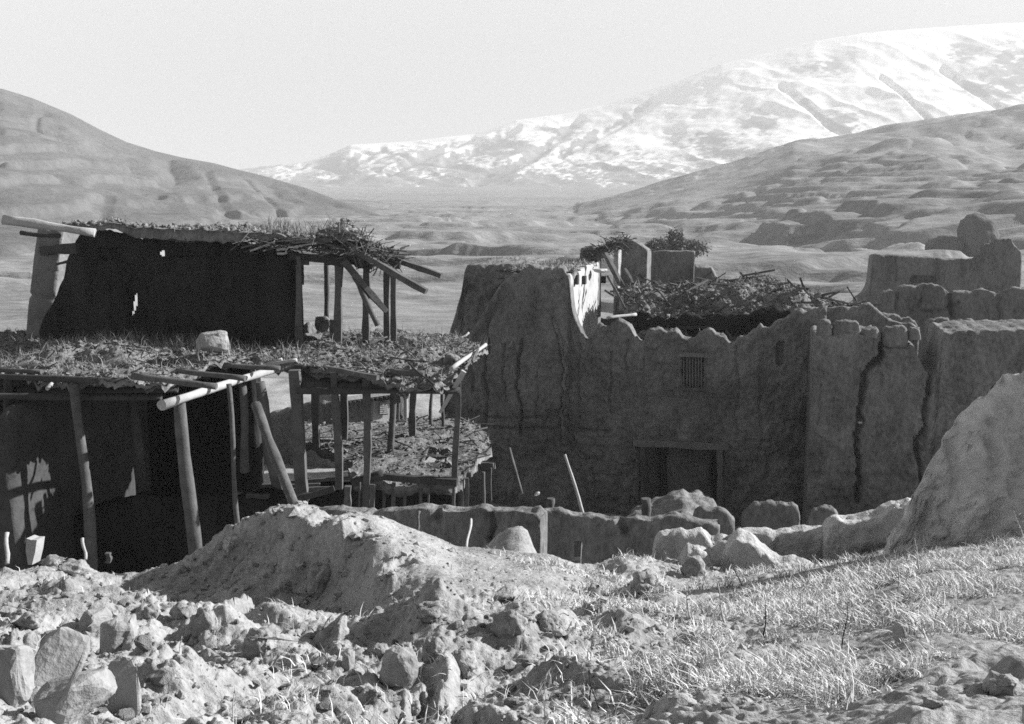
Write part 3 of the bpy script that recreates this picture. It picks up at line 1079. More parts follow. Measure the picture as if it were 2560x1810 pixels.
def roof_z(x, y):
    px = CX + F_PX * x / y
    z = crv([(100, -.50), (330, -.62), (640, -.72), (800, -.85), (880, -.9), (1000, -1.25)], px)
    z = z + 0.03 * fbm(x * 1.5, y * 1.5, oct=3, seed=221) + .03 * vnoise(x * 9, y * 9, seed=222)
    z = z + .42 * np.exp(-((px - 868) / 45) ** 2) * np.exp(-((y - 24.3) / .7) ** 2) + .12 * np.exp(-((px - 300) / 40) ** 2)
    return z + .10 * sstep(0, 1, (y - 24.2) / 2) * (1 - sstep(700, 850, px))


def roof_th(x, y):
    px = CX + F_PX * x / y
    return crv([(100, .10), (300, .14), (345, .26), (600, .26), (640, .14), (1000, .14)], px)


slab('roof_earth', ROOF, roof_z, roof_th, M_ROOFDIRT, cell=.06, jit=.07, edge=.02, parent=lh, seed=223)
pt = scatter_on(ROOF, roof_z, 900, 224)
blades('roof_straw', pt, u_(len(pt), .04, .13, 11), u_(len(pt), .010, .022, 12), M_STRAW, lean=1.4, parent=lh, seed=6)['kind'] = 'stuff'
pt = scatter_on(ROOF, roof_z, 500, 225)
lumps('roof_clods', pt, u_(len(pt), .03, .09, 13), M_ROOFDIRT, parent=lh, seed=7)['kind'] = 'stuff'
r_ = np.random.default_rng(31)
q = np.stack([r_.uniform(670, 840, 420), r_.uniform(23.8, 25.8, 420)], -1)
wp = np.array([P(a, 590, b) for a, b in q])
wp[:, 2] = roof_z(wp[:, 0], wp[:, 1])
blades('roof_weeds', wp, u_(420, .18, .45, 14), u_(420, .008, .015, 15), M_STRAW, lean=.35, parent=lh, seed=8)['kind'] = 'stuff'
# brush heap sliding off the roof end
q = np.stack([r_.normal(885, 42, 520), r_.normal(0, 1, 520), r_.normal(24.1, .35, 520)], -1)
hp = np.array([P(a, 600 + (a - 860) * .5 * (a > 860) + b * 16, c) for a, b, c in q])
sticks('roof_brush', hp, u_(520, .15, .7, 16), u_(520, .012, .03, 17), M_WOOD, tilt=.6, parent=lh, seed=9)['kind'] = 'stuff'
q = np.stack([r_.uniform(600, 1000, 260), r_.normal(0, 1, 260), r_.normal(23.8, .25, 260)], -1)
hp = np.array([P(a, crv([(600, 606), (760, 610), (860, 618), (1000, 640)], a) + b * 9, c) for a, b, c in q])
sticks('roof_laths', hp, u_(260, .2, .8, 18), u_(260, .015, .035, 19), M_WOOD, tilt=.25, parent=lh, seed=10)['kind'] = 'stuff'
# roof timbers
for a, b, wa, m_ in (((725, 640, 24.0), (1000, 664, 24.0), 20, M_DKWOOD), ((640, 606, 24.3), (880, 612, 24.5), 14, M_DKWOOD), ((800, 640, 26.3), (990, 648, 25.6), 15, M_DKWOOD),
                     ((740, 655, 23.9), (772, 657, 23.9), 15, M_DKWOOD), ((815, 655, 24.0), (862, 660, 24.0), 18, M_DKWOOD), ((895, 664, 24.2), (930, 666, 24.2), 16, M_DKWOOD),
                     ((690, 612, 23.8), (690, 640, 26.5), 14, M_DKWOOD), ((860, 618, 23.6), (905, 655, 23.9), 34, M_DKWOOD), ((925, 618, 24.0), (990, 645, 24.1), 24, M_DKWOOD)):
    plog('roof_beam', a, b, wa, wa, m_, lh, square=True)
for a, b, wa in (((625, 628, 23.4), (688, 603, 23.6), 5), ((735, 618, 23.4), (792, 609, 23.6), 5), ((692, 625, 23.5), (716, 622, 23.5), 7), ((693, 634, 23.5), (718, 632, 23.5), 6), ((1000, 622, 24), (1026, 612, 24), 4)):
    plog('lath', a, b, wa, wa, M_PALEWOOD, lh, wob=.01)
# upper storey posts
for (xt, yt, xb, yb, d, wa) in ((816, 645, 816, 800, 26.6, 13), (848, 650, 845, 858, 24.1, 20), (916, 664, 915, 850, 24.6, 19), (968, 655, 967, 848, 24.9, 15), (985, 640, 984, 852, 24.6, 16), (757, 650, 757, 712, 24.6, 6)):
    plog('post', (xb, yb, d), (xt, yt, d), wa * 1.05, wa, M_WOOD, lh, square=(wa > 14), wob=.012)
# --- beams along the terrace edge
plog('edge_beam', (404, 1013, 18.3), (745, 905, 23.0), 26, 19, M_PALEWOOD, lh, wob=.015)
plog('joist', (330, 940, 18.9), (542, 966, 18.75), 17, 17, M_WOOD, lh, wob=.01)
plog('joist', (440, 926, 19.8), (613, 946, 19.7), 14, 14, M_WOOD, lh, wob=.01)
plog('joist', (560, 912, 20.8), (700, 920, 20.7), 12, 12, M_WOOD, lh, wob=.01)
plog('joist', (640, 920, 21.2), (705, 898, 21.2), 9, 9, M_PALEWOOD, lh, wob=.01)
plog('joist', (675, 912, 21.0), (742, 900, 21.0), 9, 9, M_PALEWOOD, lh, wob=.01)
plog('joist', (-60, 924, 20.6), (105, 930, 20.2), 14, 13, M_WOOD, lh, wob=.01)
plog('joist', (180, 915, 21.2), (118, 972, 19.8), 9, 11, M_PALEWOOD, lh, wob=.01)
plog('joist', (330, 955, 19.4), (-200, 935, 20.4), 16, 16, M_DKWOOD, lh, wob=.01)
plog('edge_beam', (822, 921, 20.9), (945, 944, 20.3), 13, 14, M_WOOD, lh, square=True, wob=.01)
plog('edge_beam', (740, 918, 21.8), (985, 938, 20.9), 17, 18, M_DKWOOD, lh, square=True, wob=.01)
plog('edge_beam', (975, 929, 20.6), (1060, 935, 20.5), 18, 15, M_WOOD, lh, wob=.01)
plog('edge_beam', (960, 945, 21.6), (1145, 950, 21.4), 17, 15, M_DKWOOD, lh, square=True)
plog('edge_pole', (1128, 922, 20.6), (1214, 862, 23.5), 11, 9, M_PALEWOOD, lh, wob=.01)
plog('edge_pole', (1160, 920, 21.0), (1196, 895, 22.2), 6, 6, M_WOOD, lh)
plog('edge_pole', (1196, 872, 22.5), (1180, 905, 21.6), 6, 6, M_WOOD, lh)
plog('hanging_board', (1100, 1032, 20.6), (1160, 928, 20.6), 9, 15, M_PALEWOOD, lh, square=True, wob=0)
plog('lath', (975, 893, 20.8), (1075, 905, 20.6), 4, 4, M_DKWOOD, lh)
plog('lath', (1020, 905, 20.4), (1085, 962, 20.2), 5, 5, M_DKWOOD, lh)
for k in range(9):          # rows of joists under the terrace
    d = 20.6 + k * .62
    a, b = P(740, 925, d), P(1150, 925, d)
    a[2] = b[2] = Z2 - .38
    log('joist', a, b, .07, .07, M_DKWOOD, lh)
for k in range(8):
    d = 19.9 + k * .8
    a, b = P(-250, 925, d), P(400 + k * 42, 925, d)
    a[2] = b[2] = Z2 - .36
    log('joist', a, b, .07, .07, M_DKWOOD, lh)
# --- posts of the middle level: (top px, top py, bottom px, bottom py, depth, width px, square)
for (xt, yt, xb, yb, d, wa, sq) in (
        (606, 960, 612, 1180, 21.4, 22, 0), (650, 955, 700, 1250, 21.3, 28, 0), (736, 925, 757, 1252, 21.2, 32, 1), (791, 925, 791, 1117, 24.3, 20, 1), (835, 930, 848, 1222, 21.2, 21, 1),
        (862, 935, 860, 1098, 25.1, 18, 1), (916, 945, 914, 1272, 20.9, 21, 1), (983, 940, 976, 1137, 23.5, 17, 0), (1034, 950, 1032, 1101, 25.0, 18, 1), (1080, 965, 1078, 1080, 26.2, 9, 0),
        (1107, 960, 1107, 1080, 26.0, 9, 0), (1145, 925, 1136, 1194, 21.1, 17, 1)):
    plog('post', (xb, yb, d), (xt, yt, d), wa * 1.05, wa * .95, M_WOOD, lh, square=bool(sq), wob=.035)
plog('bracket', (968, 935, 20.8), (1000, 948, 20.8), 20, 20, M_DKWOOD, lh, square=True)
plog('bracket', (1030, 950, 24.8), (1078, 975, 24.9), 14, 12, M_DKWOOD, lh, square=True)
plog('bracket', (1090, 955, 21.5), (1125, 985, 21.5), 22, 16, M_DKWOOD, lh, square=True)
# --- front left posts
for (xt, yt, xb, yb, d, wa, wb, m_) in ((448, 1000, 491, 1400, 19.0, 30, 40, M_WOOD), (572, 960, 604, 1400, 19.6, 12, 15, M_WOOD), (185, 960, 232, 1450, 19.6, 26, 30, M_WOOD),
                                         (330, 960, 356, 1450, 21.5, 24, 26, M_DKWOOD), (20, 935, 12, 1450, 20.5, 22, 22, M_DKWOOD)):
    plog('post', (xb, yb, d), (xt, yt, d), wb, wa, m_, lh, wob=.05)
# --- middle floor: platform of beaten earth on joists, cut ends to the right
PLAT = [xy(880, 1195, 21.3), xy(1143, 1200, 21.2), xy(1205, 1160, 23.0), xy(1232, 1140, 24.4), xy(1195, 1090, 26.6), xy(1120, 1078, 27.2), xy(930, 1080, 27.4), xy(755, 1090, 27.2), xy(752, 1112, 25.4),
        xy(800, 1120, 24.6), xy(870, 1150, 23.0)]


def plat_z(x, y):
    px = CX + F_PX * FGF * x / y * 1.03
    z = Z1 + .06 * fbm(x * 1.1, y * 1.1, oct=3, seed=231) + .05 * (0.5 - np.abs(fbm(x * 3.4, y * 3.4, oct=3, seed=232)))
    return z + .12 * sstep(930, 1050, px) * sstep(21.8, 24, y)


slab('platform_earth', PLAT, plat_z, .25, M_ROOFDIRT, cell=.07, jit=.14, edge=.06, parent=lh, seed=233, holes=[[xy(1050, 1172, 22.2), xy(1128, 1170, 22.3), xy(1122, 1142, 23.6), xy(1068, 1142, 23.7)]])
pt = scatter_on(PLAT, plat_z, 700, 234)
blades('platform_straw', pt, u_(len(pt), .04, .12, 21), u_(len(pt), .01, .02, 22), M_STRAW, lean=1.0, parent=lh, seed=11)['kind'] = 'stuff'
pt = scatter_on(PLAT, plat_z, 400, 235, 0)
lumps('platform_clods', pt, u_(len(pt), .02, .06, 23), M_ROOFDIRT, parent=lh, seed=12)['kind'] = 'stuff'
pt = scatter_on(PLAT, plat_z, 130, 236, .04)
sticks('platform_twigs', pt, u_(len(pt), .2, .9, 24), u_(len(pt), .015, .04, 25), M_WOOD, tilt=.2, parent=lh, seed=19)['kind'] = 'stuff'
plog('platform_beam', (950, 1190, 21.1), (1143, 1206, 20.9), 19, 19, M_DKWOOD, lh, square=True, wob=.01)
plog('platform_beam', (880, 1208, 21.1), (960, 1186, 21.1), 22, 26, M_DKWOOD, lh, wob=.02)
for (a, b, d, wp_) in ((1210, 1142, 24.6, 19), (1204, 1163, 23.9, 17), (1236, 1165, 23.8, 20), (1192, 1172, 23.2, 16), (1168, 1180, 22.6, 17), (1180, 1186, 22.3, 16), (1148, 1197, 21.5, 16), (1138, 1214, 20.9, 15)):
    plog('joist_end', (a - 90, b - 2, d + .3), (a, b, d), wp_, wp_, M_WOOD, lh, square=True, wob=.01)
for (a, y0, y1, d, wp_) in ((1073, 1208, 1275, 21.0, 5), (1135, 1215, 1275, 20.9, 9), (1167, 1195, 1280, 21.8, 10), (1209, 1180, 1275, 22.6, 9), (1228, 1170, 1225, 23.4, 5), (900, 1205, 1278, 20.8, 6),
                            (931, 1210, 1275, 20.9, 14), (985, 1205, 1275, 21.3, 11), (1012, 1205, 1275, 21.4, 8), (1053, 1205, 1275, 21.2, 8), (870, 1215, 1275, 20.6, 17), (960, 1205, 1275, 21.6, 9)):
    plog('post', (a, y1 + 60, d), (a, y0, d), wp_, wp_, M_WOOD, lh, square=wp_ > 9)
# timbers lying at the foot of the middle level
for (a, b, wp_, m_) in (((655, 1215, 22.0), (800, 1212, 22.0), 11, M_WOOD), ((650, 1233, 21.6), (735, 1226, 21.6), 12, M_WOOD), ((720, 1225, 21.4), (824, 1220, 21.3), 10, M_WOOD), ((700, 1205, 22.6), (885, 1196, 22.4), 9, M_WOOD),
                         ((722, 1250, 20.8), (835, 1222, 20.8), 18, M_DKWOOD), ((618, 1238, 21.0), (672, 1240, 20.9), 14, M_DKWOOD)):
    plog('floor_joist', a, b, wp_, wp_, m_, lh, square=True)
# dark walls that close the lower levels
fB = Face(200, 26.5, 2)
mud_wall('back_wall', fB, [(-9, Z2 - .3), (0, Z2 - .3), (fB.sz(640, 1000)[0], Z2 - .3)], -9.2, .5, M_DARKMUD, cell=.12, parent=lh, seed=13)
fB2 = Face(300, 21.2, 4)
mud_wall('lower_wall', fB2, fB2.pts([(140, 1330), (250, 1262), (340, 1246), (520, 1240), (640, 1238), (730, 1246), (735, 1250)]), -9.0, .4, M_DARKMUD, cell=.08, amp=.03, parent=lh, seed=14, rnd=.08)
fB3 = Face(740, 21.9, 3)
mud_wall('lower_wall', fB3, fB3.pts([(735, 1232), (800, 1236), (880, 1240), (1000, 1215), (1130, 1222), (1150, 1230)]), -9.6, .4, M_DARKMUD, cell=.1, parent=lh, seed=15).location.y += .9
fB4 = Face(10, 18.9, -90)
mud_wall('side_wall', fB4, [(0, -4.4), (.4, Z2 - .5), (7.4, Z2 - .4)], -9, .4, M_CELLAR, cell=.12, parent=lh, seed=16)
# debris on the terrace floor behind the posts
for (a, b, d, w_, h_, sd) in ((772, 825, 25.6, .42, .45, 1), (805, 812, 25.8, .5, .5, 2), (832, 820, 25.4, .2, .5, 3), (780, 842, 24.6, .5, .22, 4), (1020, 858, 23.8, .55, .35, 5), (1150, 868, 23.4, .4, .3, 6), (1130, 905, 21.6, .4, .45, 7)):
    c = P(a, b, d)
    o = rock('terrace_block', c, (w_, w_ * .8, h_), (0, 0, sd), 300 + sd, M_MUD, .6, 1)
    tag(o, ['', 'dark mud block beside the dark wall end behind the posts', 'tall dark mud block behind the second upper post', 'narrow dark block against the thin far post', 'low flat clod at the foot of the dark wall end',
            'dark clod on the terrace right of the paired posts', 'dark clod near the right end of the terrace', 'dark clod above the hanging board at the terrace corner'][sd], 'mud block')
o = rock('terrace_boulder', P(532, 855, 21.4), (.75, .6, .55), (0, 0, .4), 321, M_CLOD, .6)
tag(o, 'rounded boulder with sunlit right side on the terrace edge above the pale beam', 'boulder')

# loose timbers on the left house
def loose(name, label, a, b, w0, w1=None, m_=None, square=False, cat='log', wob=.015):
    return tag(plog(name, a, b, w0, w1, m_ or M_WOOD, None, square, wob), label, cat)


loose('roof_log', 'thick pale peeled log lying across the roof corner at the far left', (8, 550, 23.9), (238, 583, 24.0), 22, 19, M_PALEWOOD)
loose('fallen_rafter', 'long dark squared rafter slanting down from the brush heap past the paired posts', (890, 628, 23.5), (1066, 729, 22.8), 16, 17, M_WOOD, True)
loose('fallen_rafter', 'upper dark rafter jutting right from the roof end over the valley', (950, 634, 24.4), (1104, 690, 23.8), 14, 15, M_WOOD, True)
loose('leaning_brace', 'dark brace slanting from the broad post to the paired posts', (858, 652, 23.7), (966, 778, 24.2), 17, 15, M_WOOD, True)
loose('leaning_brace', 'short crooked brace leaning across the middle upper post', (886, 690, 24.0), (945, 814, 23.9), 15, 13, M_WOOD)
loose('thin_stick', 'thin dark stick dangling beside the slanting rafter', (945, 665, 24.2), (932, 690, 24.2), 4, 3)
loose('terrace_stick', 'long thin stick lying on terrace rubble right of the posts', (915, 862, 22.8), (968, 842, 23.2), 4, 4, M_WOOD)
loose('terrace_stick', 'pale stick poking up at the far right end of the terrace', (1150, 845, 24.2), (1172, 832, 24.4), 5, 5, M_PALEWOOD)
loose('terrace_stick', 'dark pole lying on the terrace in front of the posts', (805, 862, 23.4), (870, 875, 22.8), 5, 4, M_WOOD)
loose('leaning_pole', 'thick bare pole leaning left with its foot on the sunlit earth mound', (748, 1296, 11.2), (640, 1012, 12.8), 24, 24, M_WOOD, cat='pole')

# ================================================================== WHITE HOUSE seen through the posts
fW = Face(930, 43.5, -32)
wh = thing('small_house', fW.px(930, 1070), 'small plastered house with lattice window behind the timber posts', 'house')
mud_wall('wall', fW, fW.pts([(862, 986), (1010, 968), (1024, 966)]), -10.6, 3.0, M_MUD2, cell=.09, amp=.015, parent=wh, seed=51, rnd=.02)
pan = [fW.px(a, b, .30) for a, b in ((925, 1048), (928, 1000), (972, 996), (971, 1038), (957, 1056))]  # paler panel paints a sunlit patch on the wall; wall colour kept dark around it
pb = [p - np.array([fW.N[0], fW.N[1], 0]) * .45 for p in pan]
obj('painted_sun_patch', np.array(pan + pb), M_PLASTER, N=[[0, 1, 2, 3, 4], [9, 8, 7, 6, 5], [0, 5, 6, 1], [1, 6, 7, 2], [2, 7, 8, 3], [3, 8, 9, 4], [4, 9, 5, 0]], parent=wh, smooth=False)
wq = [fW.px(a, b, o_) for o_ in (.36, .40) for a, b in ((939, 1034), (960, 1033), (960, 1001), (939, 1003))]
fr = obj('window', np.array(wq), M_DKWOOD, Q=[(0, 3, 2, 1), (4, 5, 6, 7), (0, 1, 5, 4), (1, 2, 6, 5), (2, 3, 7, 6), (3, 0, 4, 7)], parent=wh, smooth=False)
for k in range(6):
    y = 1004 + k * 5
    log('lattice_bar', fW.px(939, y, .42), fW.px(960, y - 1, .42), .03, .03, M_PALEWOOD, fr, square=True, wob=0)
for a in (942, 949, 956):
    log('lattice_bar', fW.px(a, 1032, .40), fW.px(a, 1002, .40), .03, .03, M_PALEWOOD, fr, square=True, wob=0)
ra, rb = fW.px(846, 988, .5), fW.px(1032, 963, .5)
bk_ = np.array([-fW.N[0] * 4, -fW.N[1] * 4, .10])
rc = ra + bk_; rd = rb + bk_
rv = np.array([ra, rb, rd, rc, ra - [0, 0, .18], rb - [0, 0, .18], rd - [0, 0, .18], rc - [0, 0, .18]])
obj('roof', rv, M_PLASTER, Q=[(0, 1, 2, 3), (7, 6, 5, 4), (0, 4, 5, 1), (1, 5, 6, 2), (2, 6, 7, 3), (3, 7, 4, 0)], parent=wh, smooth=False)
for k in range(17):
    t = (k + .5) / 17
    c = ra * (1 - t) + rb * t
    log('rafter_end', c + np.array([0, .3, -.25]), c + np.array([-fW.N[0] * 0, -.12, -.27]), .055, .055, M_DKWOOD, wh, square=True, wob=0, k=1)
log('corner_post', fW.px(1012, 1070, .12), fW.px(1010, 972, .12), .10, .09, M_PALEWOOD, wh)
log('corner_post', fW.px(992, 1066, .12), fW.px(991, 975, .12), .08, .08, M_WOOD, wh)
fY = Face(760, 40, 0)
mud_wall('yard_wall', fY, fY.pts([(640, 1050), (690, 1030), (770, 1010), (860, 998)]), -10.6, .4, M_MUD, cell=.1, seed=52)
tag(bpy.data.objects['yard_wall'], 'low shaded yard wall seen between the posts left of the small house', 'wall')
o = rock('yard_boulder', P(1010, 1062, 38), (.6, .5, .5), (0, 0, 1), 77, M_PLASTER)
tag(o, 'white rounded stone at the corner of the small house behind the posts', 'stone')

# ================================================================== MAIN MUD HOUSE
fA = Face(1705, 33.0, 13)
mh_ = thing('mud_house', fA.px(1500, 1310), 'large two storey mud house with barred window, dark doorway and sunlit tower side', 'house')
topA = fA.pts([(1150, 905), (1165, 862), (1177, 834), (1200, 795), (1215, 770), (1240, 730), (1261, 702), (1285, 690), (1310, 676), (1322, 671), (1370, 670), (1408, 675), (1424, 692), (1429, 740), (1434, 775),
               (1444, 805), (1458, 836), (1467, 848), (1480, 830), (1492, 815), (1512, 820), (1530, 818), (1550, 808), (1574, 815), (1588, 836), (1600, 848), (1610, 850), (1612, 828), (1622, 820), (1688, 826), (1698, 838),
               (1712, 852), (1726, 860), (1746, 836), (1772, 829), (1808, 836), (1826, 858), (1845, 855), (1876, 834), (1905, 826), (1932, 816), (1952, 802), (1962, 798), (2000, 775), (2068, 774)])
A = fA.pts
crA = [(A([(1384, 800), (1397, 850), (1409, 924), (1406, 1011), (1402, 1050), (1408, 1110)]), .09, .28), (A([(1303, 850), (1293, 966), (1303, 1027), (1300, 1085)]), .08, .22), (A([(1529, 882), (1528, 960), (1526, 1030)]), .06, .10),
       (A([(1616, 940), (1615, 1010)]), .05, .06), (A([(1203, 1066), (1302, 1073), (1360, 1073), (1428, 1073), (1522, 1080)]), .09, .12), (A([(1340, 930), (1345, 990), (1338, 1040)]), .06, .08),
       (A([(1965, 1052), (2030, 1050)]), .07, .08), (A([(1215, 790), (1222, 860), (1212, 930), (1220, 1010), (1214, 1062)]), .07, .14), (A([(1262, 860), (1258, 930), (1268, 1000)]), .06, .10), (A([(1450, 860), (1446, 930), (1452, 1000), (1448, 1070)]), .05, .09), (A([(1570, 850), (1566, 900), (1572, 960)]), .05, .08), (A([(1840, 870), (1846, 950), (1838, 1020), (1842, 1090)]), .05, .10), (A([(1905, 930), (1900, 1010), (1906, 1080), (1896, 1160)]), .05, .08), (A([(1215, 1040), (1300, 1046), (1420, 1040)]), .05, .08), (A([(1620, 990), (1760, 996), (1880, 1000)]), .05, .05), (A([(1180, 900), (1186, 980)]), .07, .12), (A([(1430, 1090), (1470, 1150), (1490, 1200)]), .09, .07), (A([(1868, 1100), (1925, 1101)]), .06, .06), (A([(1356, 1042), (1358, 1090)]), .05, .08), (A([(1380, 775), (1375, 800), (1392, 830)]), .12, .10),
       (A([(1262, 720), (1225, 790), (1190, 850)]), .12, .12), (A([(1400, 700), (1350, 708)]), .07, .08), (A([(1660, 960), (1664, 1000)]), .10, .05), (A([(1285, 700), (1300, 690)]), .1, .1)]
sa, za = fA.sz(1706, 969)
sb, zb = fA.sz(1757, 886)
da0, dz0 = fA.sz(1600, 1330)
db0, dz1 = fA.sz(1806, 1117)
sq0, qz0 = fA.sz(1938, 912)
sq1, qz1 = fA.sz(1962, 856)
fw_ = mud_wall('facade', fA, topA, -11.0, .55, M_MUD, cell=.055, amp=.07, cracks=crA, parent=mh_, seed=21, rnd=.05, topn=.085, batter=.02, courses=.95, rough=.055,
               cuts=[(sa, sb, za, zb, .38), (da0, db0, -11, dz1, .9), (sq0, sq1, qz0, qz1, .3)])
# window: frame and bars
wn = log('window', fA.px(1700, 971, .12), fA.px(1763, 972, .12), .05, .05, M_WOOD, mh_, square=True, wob=0)
log('lintel', fA.px(1697, 884, .12), fA.px(1770, 887, .12), .07, .07, M_STUMP, wn, square=True, wob=0)
for a in (1709, 1717, 1724, 1731, 1739, 1746, 1753):
    log('window_bar', fA.px(a, 970, -.03), fA.px(a, 888, -.03), .02, .02, M_STUMP, wn, square=True, wob=0)
for b in (905, 938):
    log('window_bar', fA.px(1706, b, -.05), fA.px(1757, b + 1, -.05), .02, .02, M_WOOD, wn, square=True, wob=0)
# doorway
dr = log('door_frame', fA.px(1584, 1104, .10), fA.px(1822, 1115, .10), .12, .12, M_STUMP, mh_, square=True, wob=.0)
log('door_post', fA.px(1606, 1330, .10), fA.px(1606, 1108, .10), .085, .08, M_WOOD, dr, square=True)
log('door_post', fA.px(1800, 1330, .10), fA.px(1798, 1116, .10), .10, .10, M_STUMP, dr, square=True)
log('door_post', fA.px(1655, 1330, -.45), fA.px(1655, 1120, -.45), .10, .10, M_DKWOOD, dr, square=True)
log('door_post', fA.px(1784, 1330, -.45), fA.px(1784, 1122, -.45), .08, .08, M_DKWOOD, dr, square=True)
s_, z_ = fA.sz(1662, 1128)
s2_, z2_ = fA.sz(1780, 1128)
mud_wall('door_fill', fA.shifted(-.55), [(s_, z_), (s_ + .5, z_ + .08), (s2_ - .3, z_ + .02), (s2_, z_ - .05)], -11, .2, M_MUD, cell=.06, amp=.07, parent=mh_, seed=22, topn=.12)
# rear tower wall on the left and the sunlit side wall
fT = fA.shifted(-1.6)
mud_wall('tower_wall', fT, fT.pts([(1108, 880), (1123, 818), (1140, 775), (1152, 735), (1158, 690), (1162, 668), (1182, 661), (1225, 664), (1275, 664), (1330, 668), (1400, 676)]), -11, 4.5, M_MUD, cell=.07, amp=.09, parent=mh_, seed=23, rnd=.09, batter=.03, rough=.05,
         cracks=[(fT.pts([(1195, 730), (1180, 720), (1160, 735)]), .12, .1)])
cs, cz = fA.sz(1426, 690)
oc = fA.at(cs, 0, -.15)
fL = Face.__new__(Face)
fL.O = oc[:2]
fL.D = -fA.N
fL.N = np.array([fL.D[1], -fL.D[0]])
zt_ = zrow(690, oc[1])
hol = [fL.sz(a, 700) for a in (1432, 1450, 1468, 1498, 1516)]
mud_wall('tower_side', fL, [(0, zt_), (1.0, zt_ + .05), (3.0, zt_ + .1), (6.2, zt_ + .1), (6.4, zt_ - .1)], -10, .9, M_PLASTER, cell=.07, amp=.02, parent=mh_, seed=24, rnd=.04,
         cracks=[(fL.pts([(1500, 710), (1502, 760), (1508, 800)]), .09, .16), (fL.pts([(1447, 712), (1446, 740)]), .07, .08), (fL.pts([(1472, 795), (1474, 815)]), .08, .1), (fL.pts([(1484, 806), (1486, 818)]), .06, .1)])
for (a, b) in ((1436, 699), (1455, 700), (1505, 699)):
    s_, z_ = fL.sz(a, b)
    log('beam_end', fL.at(s_, z_, -.3), fL.at(s_, z_, .14), .15, .15, M_DKWOOD, mh_, square=True, wob=0, k=1)
# roof of the tower with weeds
TR = [fA.at(fA.sz(1180, 664)[0], 0, -1.7)[:2], fA.at(cs, 0, -.3)[:2], fL.at(6.2, 0, -.2)[:2], fL.at(6.6, 0, -3)[:2], fT.at(fT.sz(1165, 664)[0], 0, -4.2)[:2], fT.at(fT.sz(1165, 664)[0], 0, -1)[:2]]


def tr_z(x, y):
    return zt_ + .05 + .10 * fbm(x * .8, y * .8, oct=3, seed=241) + .06 * (.5 - np.abs(fbm(x * 3, y * 3, oct=3, seed=242))) + .2 * sstep(36, 39, y) * sstep(2.3, 3.6, x)


slab('tower_roof', TR, tr_z, .3, M_ROOFDIRT, cell=.09, jit=.12, edge=.05, parent=mh_, seed=243)
pt = scatter_on(TR, tr_z, 2200, 244)
blades('tower_weeds', pt, u_(len(pt), .06, .30, 31), u_(len(pt), .012, .03, 32), M_STRAW, lean=.5, parent=mh_, seed=13)['kind'] = 'stuff'
pt = scatter_on(TR, tr_z, 500, 245, 0)
lumps('tower_clods', pt, u_(len(pt), .04, .14, 33), M_ROOFDIRT, parent=mh_, seed=14)['kind'] = 'stuff'
# collapsed roof behind the facade
RB = [fA.at(fA.sz(1560, 800)[0], 0, -1.7)[:2], fA.at(fA.sz(2010, 800)[0], 0, -1.5)[:2], fA.at(fA.sz(2170, 800)[0], 0, -2.4)[:2], fA.at(fA.sz(2200, 800)[0], 0, -6.5)[:2], fA.at(fA.sz(1900, 800)[0], 0, -8.5)[:2],
      fA.at(fA.sz(1480, 800)[0], 0, -8.5)[:2], fA.at(fA.sz(1510, 800)[0], 0, -5.0)[:2]]


def rb_z(x, y):
    dep = -((x - fA.O[0]) * fA.N[0] + (y - fA.O[1]) * fA.N[1])
    al = (x - fA.O[0]) * fA.D[0] + (y - fA.O[1]) * fA.D[1]
    ramp = sstep(1.4, 4.2, dep)
    z = -4.75 + 1.35 * ramp + .25 * np.exp(-((al - 2.3) / 1.6) ** 2) * ramp - .45 * sstep(3.2, 5.5, al) * ramp - .15 * sstep(-2, -3.5, al)
    return z + .22 * fbm(x * .9, y * .9, oct=3, seed=251) + .22 * (.4 - np.abs(fbm(x * 2.2, y * 2.2, oct=4, seed=252))) + .04 * vnoise(x * 9, y * 9, seed=253)


slab('roof_rubble', RB, rb_z, .6, M_ROOFDIRT, cell=.07, jit=.2, edge=.1, parent=mh_, seed=254)
pt = scatter_on(RB, rb_z, 6000, 255, .0)
lumps('rubble_clods', pt, u_(len(pt), .09, .34, 34) ** 2.2, M_ROOFDIRT, parent=mh_, seed=15)['kind'] = 'stuff'
pt = scatter_on(RB, rb_z, 700, 256, .05)
sticks('rubble_twigs', pt, u_(len(pt), .2, .8, 35), u_(len(pt), .012, .028, 36), M_WOOD, tilt=.35, parent=mh_, seed=16)['kind'] = 'stuff'
pt = scatter_on(RB, rb_z, 170, 258, .10)
sticks('rubble_timbers', pt, u_(len(pt), .5, 1.7, 43), u_(len(pt), .04, .10, 44), M_WOOD, tilt=.35, parent=mh_, seed=23)['kind'] = 'stuff'
pt = scatter_on(RB, rb_z, 3000, 257)
blades('rubble_straw', pt, u_(len(pt), .08, .35, 37), u_(len(pt), .008, .018, 38), M_STRAW, lean=1.3, parent=mh_, seed=17)['kind'] = 'stuff'
# dark inner wall under the rubble
fI = fA.shifted(-2.1)
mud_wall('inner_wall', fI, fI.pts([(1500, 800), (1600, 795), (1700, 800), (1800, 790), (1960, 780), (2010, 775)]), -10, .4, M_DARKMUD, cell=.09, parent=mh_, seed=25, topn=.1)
plog('inner_beam', (1690, 820, 35.0), (1850, 818, 34.8), 7, 7, M_DKWOOD, mh_, square=True)
fR = fA.shifted(-1.0)
mud_wall('rear_wall', fR, fR.pts([(1990, 776), (2010, 771), (2068, 774), (2120, 768), (2176, 767), (2210, 790), (2250, 810), (2300, 820)]), -10.5, .5, M_MUD, cell=.07, amp=.03, parent=mh_, seed=26, rnd=.08)

